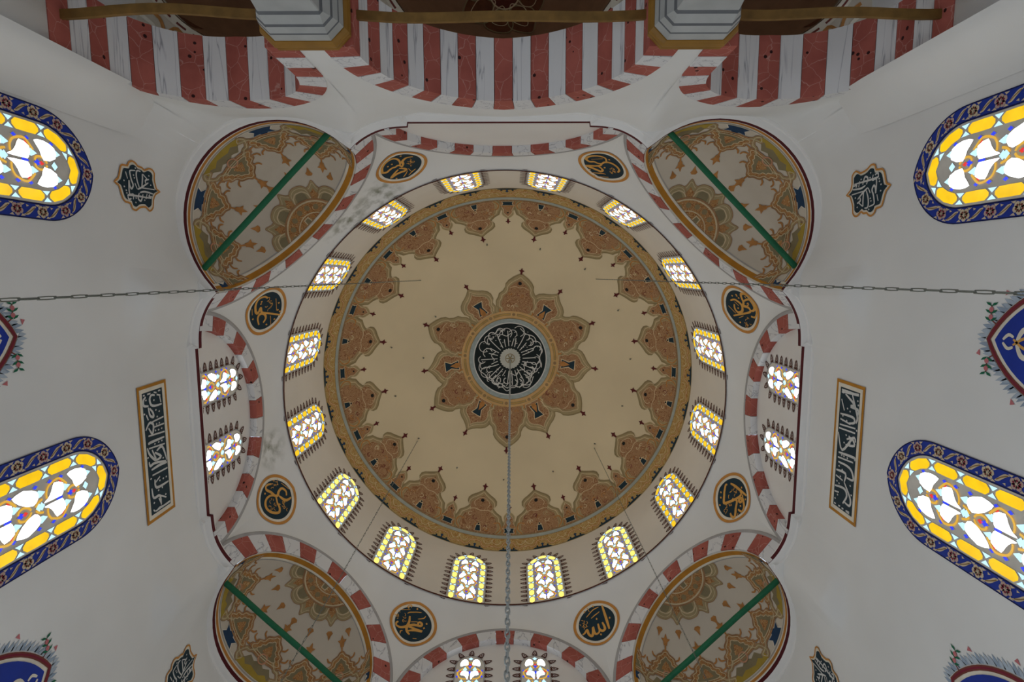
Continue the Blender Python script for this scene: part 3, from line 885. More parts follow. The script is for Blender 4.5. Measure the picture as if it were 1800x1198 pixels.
for k in range(16):
    p = PM(motif_map(radians(22.5 * k), P0, -1))
    p.fill(SMALL, OLIVE, .006, .16); p.stroke(SMALL[1:-1], .016, CREAM, .009)
    p.fill(sc(SMALL, .72, .86), ARAB, .012, .16); p.stroke(sc(SMALL, .72, .86)[1:-1], .014, CREAM, .015)
    p.stroke([(-.2, .0), (-.2, .24), (.2, .24), (.2, .0)], .03, ORANGE, .018, smooth=0)
    p.fill([(-.165, .015), (.165, .015), (.14, .10), (.165, .2), (-.165, .2), (-.14, .10)], CREAM, .021, .16)
    p.fill([(-.145, .03), (.145, .03), (.12, .10), (.145, .185), (-.145, .185), (-.12, .10)], NAVY, .024, .16)
    p.disc((0, .52), .028, INK, .02, 8); p.stroke([(-.05, .3), (0, .42), (.05, .3)], .02, ORANGE, .018)
    finial(p, .80, .009, .9)
    p.build('small_petal_motif', dome)
    p = PM(motif_map(radians(22.5 * k + 11.25), P0, -1))
    p.fill(BIG, OLIVE2, .009, .16)
    b2 = sc(BIG, .93, .965); p.fill(b2, OLIVE, .012, .16); p.stroke(b2[1:-1], .012, OLIVE2, .0145)
    b3 = sc(BIG, .85, .92); p.stroke(b3[1:-1], .016, CREAM, .015); p.stroke(sc(BIG, .79, .885)[1:-1], .012, BROWN, .0165)
    low = sc(BIG, .74, .86); p.fill(low, ARAB, .016, .16)
    p.stroke([(-.34, .70), (-.20, .76), (0, .72), (.20, .76), (.34, .70)], .018, CREAM, .018)
    p.stroke([(-.18, .84), (-.24, .95), (-.16, 1.08), (0, 1.16), (.16, 1.08), (.24, .95), (.18, .84)], .015, CREAM, .018)
    scrolls(p, 10, .42, .08, .6, .019, k, (CREAM2, BRICK, ORANGE, OLIVE))
    for s in (-1, 1): p.stroke([(s * .55, .0), (s * .66, .16), (s * .60, .36), (s * .44, .34)], .035, ORANGE, .017)
    p.disc((0, 1.06), .055, INK, .023, 10)
    p.fill([(-.10, .02), (.10, .02), (.065, .24), (0, .33), (-.065, .24)], CREAM, .022, .16)
    p.fill([(-.082, .03), (.082, .03), (.05, .22), (-.05, .22)], NAVY, .025, .16); p.disc((0, .27), .03, INK, .026, 8)
    finial(p, 1.42, .012)
    p.build('large_petal_motif', dome)
# star round the crown medallion
SB = mirror([(.50, -.02), (.62, .08), (.60, .18), (.70, .26), (.72, .44), (.66, .56), (.64, .68), (.52, .76), (.46, .88), (.46, 1.0), (.38, 1.12), (.24, 1.24), (.10, 1.33), (0, 1.40)])
SS = mirror([(.36, -.02), (.40, .12), (.48, .26), (.46, .40), (.55, .54), (.56, .72), (.50, .84), (.38, .92), (.26, .97), (.14, 1.05), (.05, 1.14), (0, 1.22)])
PC = radians(17.0)
for a, big in ((-82.3, 1), (-54.3, 0), (-25.3, 1), (4.8, 0), (35.3, 1), (63, 0), (92.3, 1), (122, 0), (149.1, 1), (174, 0), (-155.5, 1), (-119.6, 0)):
    p = PM(motif_map(radians(a), PC, 1))
    H = SB if big else SS
    lift = .006 if big else .003
    p.fill(H, OLIVE2, lift + .003, .16); h2 = sc(H, .94, .965); p.fill(h2, OLIVE, lift + .006, .16)
    h3 = sc(H, .82, .88); p.stroke(h3[1:-1], .018, CREAM, lift + .009)
    if big:
        p.fill(sc(SB, .72, .80, .02), ARAB, lift + .009, .16); p.stroke(sc(SB, .74, .82, .02)[1:-1], .013, BROWN, lift + .0115)
        p.stroke([(-.30, .84), (-.14, .90), (0, .86), (.14, .90), (.30, .84)], .016, CREAM, lift + .012)
        p.disc((0, 1.02), .06, INK, lift + .016, 10)
        scrolls(p, 9, .40, .12, .7, lift + .013, int(a) + 300, (CREAM2, BRICK, ORANGE, OLIVE))
        for s in (-1, 1): p.stroke([(s * .40, -.04), (s * .52, .02), (s * .55, .14)], .05, ORANGE, lift + .012)
        finial(p, 1.36, lift + .009)
    else:
        h4 = sc(H, .66, .74, .06); p.fill(h4, ARAB, lift + .009, .16); p.stroke(h4, .016, CREAM, lift + .012, True)
        p.fill([(-.17, .12), (.17, .12), (.10, .38), (.19, .60), (-.19, .60), (-.10, .38)], CREAM, lift + .013, .16)
        p.fill([(-.14, .14), (.14, .14), (.07, .38), (.155, .575), (-.155, .575), (-.07, .38)], NAVY, lift + .016, .16)
        p.fill(mirror([(.06, .10), (.09, .2), (.05, .3), (0, .42)]), ORANGE, lift + .019, .16)
        finial(p, 1.18, lift + .009)
    p.build('star_petal_motif', dome)
p = PM(polar_map); dring(p, 16.8, 19.6, OLIVE, .004, 96); p.build('star_ground_ring', dome)
p = PM(polar_map)
for q in range(2): dring(p, 14.4 + 1.45 * q, 15.85 + 1.45 * q, mat('warm_ring_paint', (208, 168, 112)), .020, 96)
p.build('warm_ring', dome)
for k in range(12):
    p = PM(polar_map); a0 = radians(30 * k - 85)
    dring(p, 15.6, 16.5, OLIVE2, .024, 12, a0 + .07, a0 + .455); dring(p, 15.8, 16.3, OCHRE, .027, 12, a0 + .085, a0 + .44)
    r = RS * radians(16.05); p.ring((r * cos(a0), r * sin(a0)), .02, .055, OLIVE2, .027, 12); p.ring((r * cos(a0), r * sin(a0)), 0.001, .03, BROWN, .029, 10)
    p.build('ring_dash', dome)
# calligraphy medallion at the crown
med = thing('crown_medallion', 'round dark medallion with white radial calligraphy at the crown of the dome', 'medallion', pol(0, 0, ZS + RS - .05))
RM = RS * radians(12.7)
p = PM(polar_map)
NAVY_D = mat('black_green_ground', (24, 34, 36))
for q in range(6): dring(p, max(.05, 2.125 * q), 2.125 * (q + 1), NAVY_D, .030, 64)
ground = p.build('dark_ground', med)
p = PM(polar_map); dring(p, 12.75, 13.1, PALE, .033, 96); dring(p, 13.1, 14.5, mat('grey_blue_ring', (160, 172, 172), var=.14, scale=7), .033, 96); dring(p, 14.5, 14.7, OLIVE2, .031, 96); p.build('grey_border', med)
p = PM(polar_map); r = random.Random(3)
for k in range(26):      # tall upright letters pointing at the centre
    a = 2 * pi * k / 26 + r.uniform(-.03, .03); r1 = r.uniform(.62, .98)
    b = a + r.uniform(-.1, .1)
    p.stroke([(.42 * cos(a), .42 * sin(a)), ((.42 + r1) / 2 * cos((a + b) / 2), (.42 + r1) / 2 * sin((a + b) / 2)), (r1 * cos(b), r1 * sin(b))], .026, PALE, .035)
for k in range(38):      # letter bowls and sweeping loops near the rim
    a = 2 * pi * k / 26 + r.uniform(-.05, .05); rr = r.uniform(.74, .98); q = r.uniform(.10, .19); s = r.choice((-1, 1))
    pts = [(rr * cos(a) + q * cos(a + s * (j * .75 - 1.2)), rr * sin(a) + q * sin(a + s * (j * .75 - 1.2))) for j in range(6)]
    p.stroke(pts, r.uniform(.018, .028), PALE, .036, smooth=3)
for k in range(16):
    a = r.uniform(0, 6.28); rr = r.choice((.55, .58, .82, .95, 1.04)); w = r.uniform(.3, .75)
    p.stroke([((rr + .05 * sin(5 * j + k)) * cos(a + w * j / 6), (rr + .05 * sin(5 * j + k)) * sin(a + w * j / 6)) for j in range(7)], .024, PALE, .037, smooth=3)
for k in range(70):
    a, rr = r.uniform(0, 6.28), r.uniform(.5, 1.1); p.disc((rr * cos(a), rr * sin(a)), r.uniform(.012, .02), PALE, .036, 6)
p.build('radial_lettering', ground)
p = PM(polar_map)
n = 24; pts = []
for k in range(n * 4):
    a = 2 * pi * k / (n * 4); q = .32 + .03 * abs(sin(n * a / 2)); pts.append((q * cos(a), q * sin(a)))
p.fill(pts, mat('pale_grey_rosette', (196, 198, 190)), .036, .1); p.ring((0, 0), .14, .165, OLIVE2, .040, 28)
for k in range(6): p.fill([(.03 * cos(k * pi / 3 - .5), .03 * sin(k * pi / 3 - .5)), (.13 * cos(k * pi / 3 - .16), .13 * sin(k * pi / 3 - .16)), (.13 * cos(k * pi / 3 + .16), .13 * sin(k * pi / 3 + .16)), (.03 * cos(k * pi / 3 + .5), .03 * sin(k * pi / 3 + .5))], GOLIVE, .040, .1)
p.disc((0, 0), .05, OLIVE2, .042, 10)
p.build('centre_rosette', ground)
# little iron hooks in the dome
for a, q in [(-148, 31), (-177, 31), (-171, 43), (165, 43), (-100, 44), (-75, 43), (-52, 44), (-27, 44), (-3, 44), (20, 44), (117, 43), (93, 43), (68, 43), (141, 43), (43, 43)]:
    c = Vector(domeP(radians(q), radians(a), .0)); n_ = (Vector(pol(0, 0, ZS)) - c).normalized()
    m = PM(); m.tube([tuple(c + n_ * s) for s in (0, .03, .06)], .014, IRON, 6)
    m.tube([tuple(c + n_ * .06 + Vector((.022 * cos(t), .022 * sin(t), -.01))) for t in [2 * pi * i / 6 for i in range(7)]], .006, IRON, 5)
    m.build('iron_hook', dome)

# ------------------------------------------------------------------ stained-glass windows
def tc_outline(hw, zs, zt, zb, n=8):
    """arched outline, closed: from bottom left, clockwise"""
    arc = tc_arc(hw, zt - zs, n)
    P = [(hw, zb)] + [(x, zs + z) for x, z in arc]
    return [(-x, z) for x, z in P] + [(x, z) for x, z in reversed(P[:-1])]
def walk(P, step, closed=False, odd=False):
    """points with tangents at equal steps along polyline P"""
    S = [0.0]
    for a, b in zip(P, P[1:]): S.append(S[-1] + hypot(a[0] - b[0], a[1] - b[1]))
    n = max(1, round(S[-1] / step)); n += 1 if odd and n % 2 == 0 else 0; out = []
    for k in range(n + 1):
        s = S[-1] * k / n; s = min(s, S[-1] - 1e-6)
        i = max(j for j in range(len(S) - 1) if S[j] <= s + 1e-9)
        q = (s - S[i]) / (S[i + 1] - S[i] or 1); a, b = P[i], P[i + 1]
        d = hypot(b[0] - a[0], b[1] - a[1]) or 1
        out.append(((a[0] + (b[0] - a[0]) * q, a[1] + (b[1] - a[1]) * q), ((b[0] - a[0]) / d, (b[1] - a[1]) / d)))
    return out
WA = [(.071, 0), (.123, .064), (.194, .048), (.236, -.06), (.250, -.10), (.228, -.222), (.139, -.137)]   # outward white leaf
WB = [(.03, -.18), (.016, 0), (.048, .055), (.15, .072), (.187, -.04), (.11, -.068), (.064, -.12)]        # inward white leaf
WT = [(.06, -.06), (.10, .085), (.20, .08), (.245, -.05), (.235, -.165), (.15, -.09)]                       # top white leaf
FM = lambda u, v, d: (u, v, -d)       # template space: x right, y up, -z towards the viewer... set by the frame matrix
def grow(P, q):
    cx = sum(x for x, _ in P) / len(P); cy = sum(y for _, y in P) / len(P)
    out = []
    for x, y in P:
        d = hypot(x - cx, y - cy) or 1
        out.append((x + (x - cx) / d * q, y + (y - cy) / d * q))
    return out
def window_template(tag_, hw, zs, zt, zb, s, border, white, yellow):
    """returns list of (name, mesh, kind). s scales the tracery. Template frame: x right, y up, z towards the room"""
    T = lambda u, v, d: (u, v, d)
    parts = []
    out = tc_outline(hw, zs, zt, zb)
    m = PM(T); m.prism(out, LEADM, -.03, .0)
    parts.append(('lattice', m.mesh(tag_ + '_lattice'), None))
    def clip_ok(pts):
        for x, y in pts:
            if y < zb + .012: return False
            if y > zs:
                e = ((zt - zs) ** 2 - hw * hw) / (2 * hw); rho = hw + e
                if hypot(abs(x) + e, y - zs) > rho - .02 * s: return False
        return True
    small = PM(T)
    if border:
        bw = (.130 if tag_ == 'tall' else .165) * s; ins = .030 * s + bw / 2
        path = tc_outline(hw - ins, zs, zt - ins * 1.15, zb + .01)
        st = walk(path, .41 * s if tag_ == 'tall' else .36 * s, odd=True)
        L = hypot(st[1][0][0] - st[0][0][0], st[1][0][1] - st[0][0][1])
        # panes centred between stations; knots at stations
        Sp = cum(path); n = len(st) - 1
        for k in range(n):
            FS = (.09, .20, .5, .80, .91) if tag_ == 'tall' else (.12, .24, .5, .76, .88)
            c0 = [at_s(path, Sp, (k + f) / n) for f in FS]
            def nrm(f):
                a, b = at_s(path, Sp, max(0, (k + f - .06) / n)), at_s(path, Sp, min(1, (k + f + .06) / n)); d = hypot(b[0] - a[0], b[1] - a[1]) or 1
                return (-(b[1] - a[1]) / d, (b[0] - a[0]) / d)
            W_ = [.018 * s] + [bw * q for q in ((.47, .49, .47) if tag_ == 'tall' else (.40, .44, .40))] + [.018 * s]
            l_, r_ = [], []
            for c, f, w in zip(c0, FS, W_):
                q = nrm(f); l_.append((c[0] + q[0] * w, c[1] + q[1] * w)); r_.append((c[0] - q[0] * w, c[1] - q[1] * w))
            m = PM(T); m.pane(l_ + r_[::-1], yellow, LEADM, .0, .012); parts.append(('pane', m.mesh(tag_ + '_yellow_pane'), 'y'))
        for k in range(1, n):
            c, tg = at_s(path, Sp, k / n), st[k][1]; q = (-tg[1], tg[0])
            for sg in (-1, 1):
                w = bw * .48
                tri = [(c[0] + q[0] * sg * w * a + tg[0] * b * s, c[1] + q[1] * sg * w * a + tg[1] * b * s) for a, b in ((.16, 0), (1, .055), (1, -.055))]
                small.pane(tri, G_LB, LEADM, 0, .010)
    # interior leaves
    top = zt - (.50 if border else .17) * s
    zc = top; kx = (1.0 if tag_ == 'tall' else 1.06) if border else hw / (.285 * s)
    WTT = [(.04, -.10), (.055, .03), (.12, .07), (.18, .025), (.21, -.08), (.19, -.15), (.12, -.12)]
    def add(poly, z, sg, mt, name='pane'):
        pts = [(sg * x * s * kx, z + y * s) for x, y in poly]
        if clip_ok([(x_, max(y_, zb + .02)) for x_, y_ in pts]) and max(y_ for _, y_ in pts) > zb + .05:
            pts = [(x_, max(y_, zb + .012)) for x_, y_ in grow(spline(pts, 2, True), (.024 if tag_ == 'tall' else -.004) * s)]
            pts = [(sg * max(sg * x_, .016 * s), y_) for x_, y_ in pts]
            m = PM(T); m.pane(pts, mt, LEADM, 0, .012); parts.append((name, m.mesh(tag_ + '_white_pane'), 'w'))
    def bit(x, y, z, w, h, mt, sg):
        w, h = w * 1.3, h * 1.3
        pts = [(sg * (x + a * w) * s * kx, z + (y + b * h) * s) for a, b in ((0, 1), (1, 0), (0, -1), (-1, 0))]
        if clip_ok(pts): small.pane(pts, mt, LEADM, 0, .011)
    def rib(pts, z, sg, mt):
        P = [(sg * x * s * kx, z + y * s) for x, y in pts]
        if clip_ok(P): small.stroke(P, .026 * s, mt, .012, smooth=3)
    i = 0
    while zc > zb - .5 * s:
        for sg in (-1, 1):
            add((WT if border else WTT) if i == 0 else WA, zc, sg, white)
            add(WB, zc - .345 * s, sg, white)
            rib([(.01, -.02), (.05, -.05), (.075, -.11), (.06, -.17), (.02, -.19)], zc, sg, G_AMB)
            rib([(.13, -.20), (.19, -.25), (.24, -.31), (.235, -.38)], zc, sg, G_AMB)
            rib([(.235, -.38), (.20, -.46), (.13, -.50), (.06, -.50)], zc, sg, G_AMB)
            rib([(.02, -.66), (.06, -.62), (.08, -.56)], zc, sg, G_AMB)
            bit(.10, -.235, zc, .035, .065, G_LB, sg); bit(.155, -.60, zc, .035, .065, G_LB, sg); bit(.15, .12, zc, .03, .05, G_LB, sg)
            bit(.247, -.275, zc, .02, .028, G_BLUE, sg); bit(.247, -.44, zc, .02, .028, G_BLUE, sg); bit(.25, .06, zc, .02, .028, G_BLUE, sg)
            bit(.185, -.30, zc, .026, .024, G_RED, sg); bit(.085, .03, zc, .024, .024, G_RED, sg); bit(.03, -.475, zc, .014, .022, G_RED, sg)
            bit(.185, -.655, zc, .024, .022, G_RED, sg)
        bit(0, -.155, zc, .028, .04, G_BLUE, 1); bit(0, -.32, zc, .028, .042, G_BLUE, 1); bit(0, .085, zc, .04, .035, G_LB, 1)
        bit(0, -.10, zc, .022, .03, G_RED, 1); bit(0, -.58, zc, .04, .036, G_LB, 1)
        zc -= .70 * s; i += 1
    parts.append(('small_panes', small.mesh(tag_ + '_small_panes'), 'stuff'))
    return parts
def crest(tag_, hw, zs, zt, zb, step, k):
    """row of dark tulip crests painted round the window"""
    if tag_ == 'drum': T = lambda u, v, d: (u, v, RD - .022 - sqrt(RD * RD - u * u) + .005 + d)   # follows the curve of the drum
    else: T = lambda u, v, d: (u, v, d)
    p = PM(T); path = tc_outline(hw, zs, zt, zb, 10)
    p.stroke(path, .022 * k, GREY, .002, smooth=0)
    st = walk(path, step)
    for (c, tg) in st:
        n = (-tg[1], tg[0])
        f = lambda a, b: (c[0] + tg[0] * a * k + n[0] * b * k, c[1] + tg[1] * a * k + n[1] * b * k)
        p.stroke([f(0, .025), f(.036, .055), f(.034, .09), f(0, .155), f(-.034, .09), f(-.036, .055)], .021 * k, DKBR, .003, True, smooth=3)
        p.stroke([f(-.055, .04), f(-.035, .014), f(0, .022), f(.035, .014), f(.055, .04)], .020 * k, DKBR, .004, smooth=3)
        p.stroke([f(0, .06), f(0, .095)], .018 * k, BRICK, .003, smooth=0)
    return p.mesh(tag_ + '_crest')
def place_window(name, label, M, parts, extra=(), swap=None):
    w = bpy.data.objects.new(name, None); COL.objects.link(w); w.matrix_world = M; BASIS[w.name] = M.copy(); w.empty_display_size = .3
    tag(w, label, None, None, 'structure')
    for nm, me, kd in list(parts) + list(extra):
        o = put(nm, me, bb if nm == 'painted_flowers' else w, local=True)
        if nm == 'blue_border': bb = o
        if kd == 'stuff': o['kind'] = 'stuff'
    return w
def frame(origin, right, upv):
    r, u = Vector(right).normalized(), Vector(upv); n = r.cross(u).normalized(); u = n.cross(r)
    o = Vector(origin)
    return Matrix(((r.x, u.x, n.x, o.x), (r.y, u.y, n.y, o.y), (r.z, u.z, n.z, o.z), (0, 0, 0, 1)))
wn = 0
# drum: template origin at the foot of the drum
TD = window_template('drum', .45, 1.62, 2.15, -.02, .86, True, G_WHITE, G_YEL)
TDB = window_template('drum_bright', .45, 1.62, 2.15, -.02, .86, True, G_WHITE2, G_YEL2)
CD = crest('drum', .465, 1.62, 2.165, -.02, .185, 1.0)
for k in range(16):
    a = radians(11.25 + 22.5 * k)
    wn += 1
    r = RD - .022
    M = frame(pol(r, a, Z2), (sin(a), -cos(a), 0), (-LEAN, 0, 1))
    # the drum leans with the dome a little: keep the window on it
    ORD = ['first', 'second', 'third', 'fourth', 'fifth', 'sixth', 'seventh', 'eighth', 'ninth', 'tenth', 'eleventh', 'twelfth', 'thirteenth', 'fourteenth', 'fifteenth', 'last']
    lab = 'arched stained-glass drum window with yellow border, %s clockwise from the heavy chain' % ORD[(k - 4) % 16]
    bright = 2 <= k <= 6
    place_window('window_%d' % wn, lab, M, TDB if bright else TD, [('crest_border', CD, None)])
# tympanum windows, two in each blind arch
TT = window_template('tympanum', .285, .98, 1.27, -.03, .98, False, G_WHITE, G_YEL)
CT = crest('tympanum', .300, .98, 1.285, -.03, .185, 1.05)
for k in (0, 2, 4):
    n_, e_ = side_frame(k)
    for s, w_ in ((-1.02, 'left'), (1.0, 'right')) if k == 2 else ((-1.13, 'left'), (.82, 'right')) if k == 4 else ((-.82, 'left'), (1.13, 'right')):
        wn += 1
        o = on_side(k, s * .66, Z1 + .02, AP + .118)
        M = frame(o, (e_[0], e_[1], 0), (-LEAN, 0, 1))
        place_window('window_%d' % wn, 'white and amber stained-glass window, %s of the pair in the %s blind arch' % (w_, SIDE[k].replace(' wall', '-wall')), M, TT, [('crest_border', CT, None)])
# tall side windows with painted blue floral border
def floral_border(tag_):
    T = lambda u, v, d: (u, v, d)
    p = PM(T)
    inn = tc_outline(.475, -.78, -.20, -2.9, 14); outl = tc_outline(.648, -.78, .0, -2.9, 14)
    midl = [((a[0] + b[0]) / 2, (a[1] + b[1]) / 2) for a, b in zip(inn, outl)]
    n = len(inn)
    p.grid([[T(x, y, .004) for x, y in inn], [T(x, y, .004) for x, y in outl]], BLUE)
    p.stroke(inn, .018, mat('dark_blue_line', (20, 30, 84)), .006, smooth=0); p.stroke(outl, .014, mat('dark_blue_line', (20, 30, 84)), .006, smooth=0)
    ob = p.mesh(tag_ + '_border')
    q = PM(T)
    for i, (c, tg) in enumerate(walk(midl, .17)):
        nn = (-tg[1], tg[0]); f = lambda a, b: (c[0] + tg[0] * a * 1.15 + nn[0] * b, c[1] + tg[1] * a * 1.15 + nn[1] * b)
        if i % 2 == 0:
            for j in range(5):
                a = 2 * pi * j / 5 + .3
                q.disc(f(.040 * cos(a), .040 * sin(a)), .036, PINK if (i // 2) % 2 else TAN, .008, 7)
            for j in range(5):
                a = 2 * pi * j / 5 + .3; q.disc(f(.034 * cos(a), .034 * sin(a)), .014, CRIM if (i // 2) % 2 else BRICK, .010, 6)
            q.disc(f(0, 0), .011, TAN, .012, 6)
            for sg in (-1, 1):
                q.fill([f(-.055, sg * .045), f(-.09, sg * .07), f(-.035, sg * .075)], TAN, .008, None); q.fill([f(.055, -sg * .045), f(.09, -sg * .07), f(.035, -sg * .075)], TAN, .008, None)
        else:
            pts = [f(-.075, -.05), f(-.03, -.045), f(.005, -.01), f(.06, .04), f(.085, .055), f(.03, .055), f(-.01, .025), f(-.04, -.01)]
            q.fill(spline(pts, 2, True), TAN, .008, None); q.stroke([f(-.055, -.035), f(0, .01), f(.06, .045)], .012, mat('olive_vein_paint', (150, 120, 72)), .010, smooth=3)
            q.fill([f(.01, -.05), f(.045, -.065), f(.04, -.035)], TAN, .008, None)
    return ob, q.mesh(tag_ + '_flowers')
TL = window_template('tall', .470, -.78, -.205, -2.9, 1.0, True, G_WHITET, G_YEL)
FB, FF = floral_border('tall')
for x, s, cy, zt, lab in ((-HW + O1, -1, -4.04, 8.87, 'left wall, the one nearer the striped arches'), (-HW + O1, -1, -.07, 8.87, 'left wall, the one below the calligraphy panel'),
                          (HW + O1, 1, -3.94, 8.58, 'right wall, the one nearer the striped arches'), (HW + O1, 1, -.05, 8.64, 'right wall, the one below the calligraphy panel')):
    wn += 1
    M = frame((x - s * .006, cy, zt), (0, -s, 0), (0, 0, 1))
    place_window('window_%d' % wn, 'tall blue-bordered stained-glass window in the ' + lab, M, TL, [('blue_border', FB, None), ('painted_flowers', FF, None)])
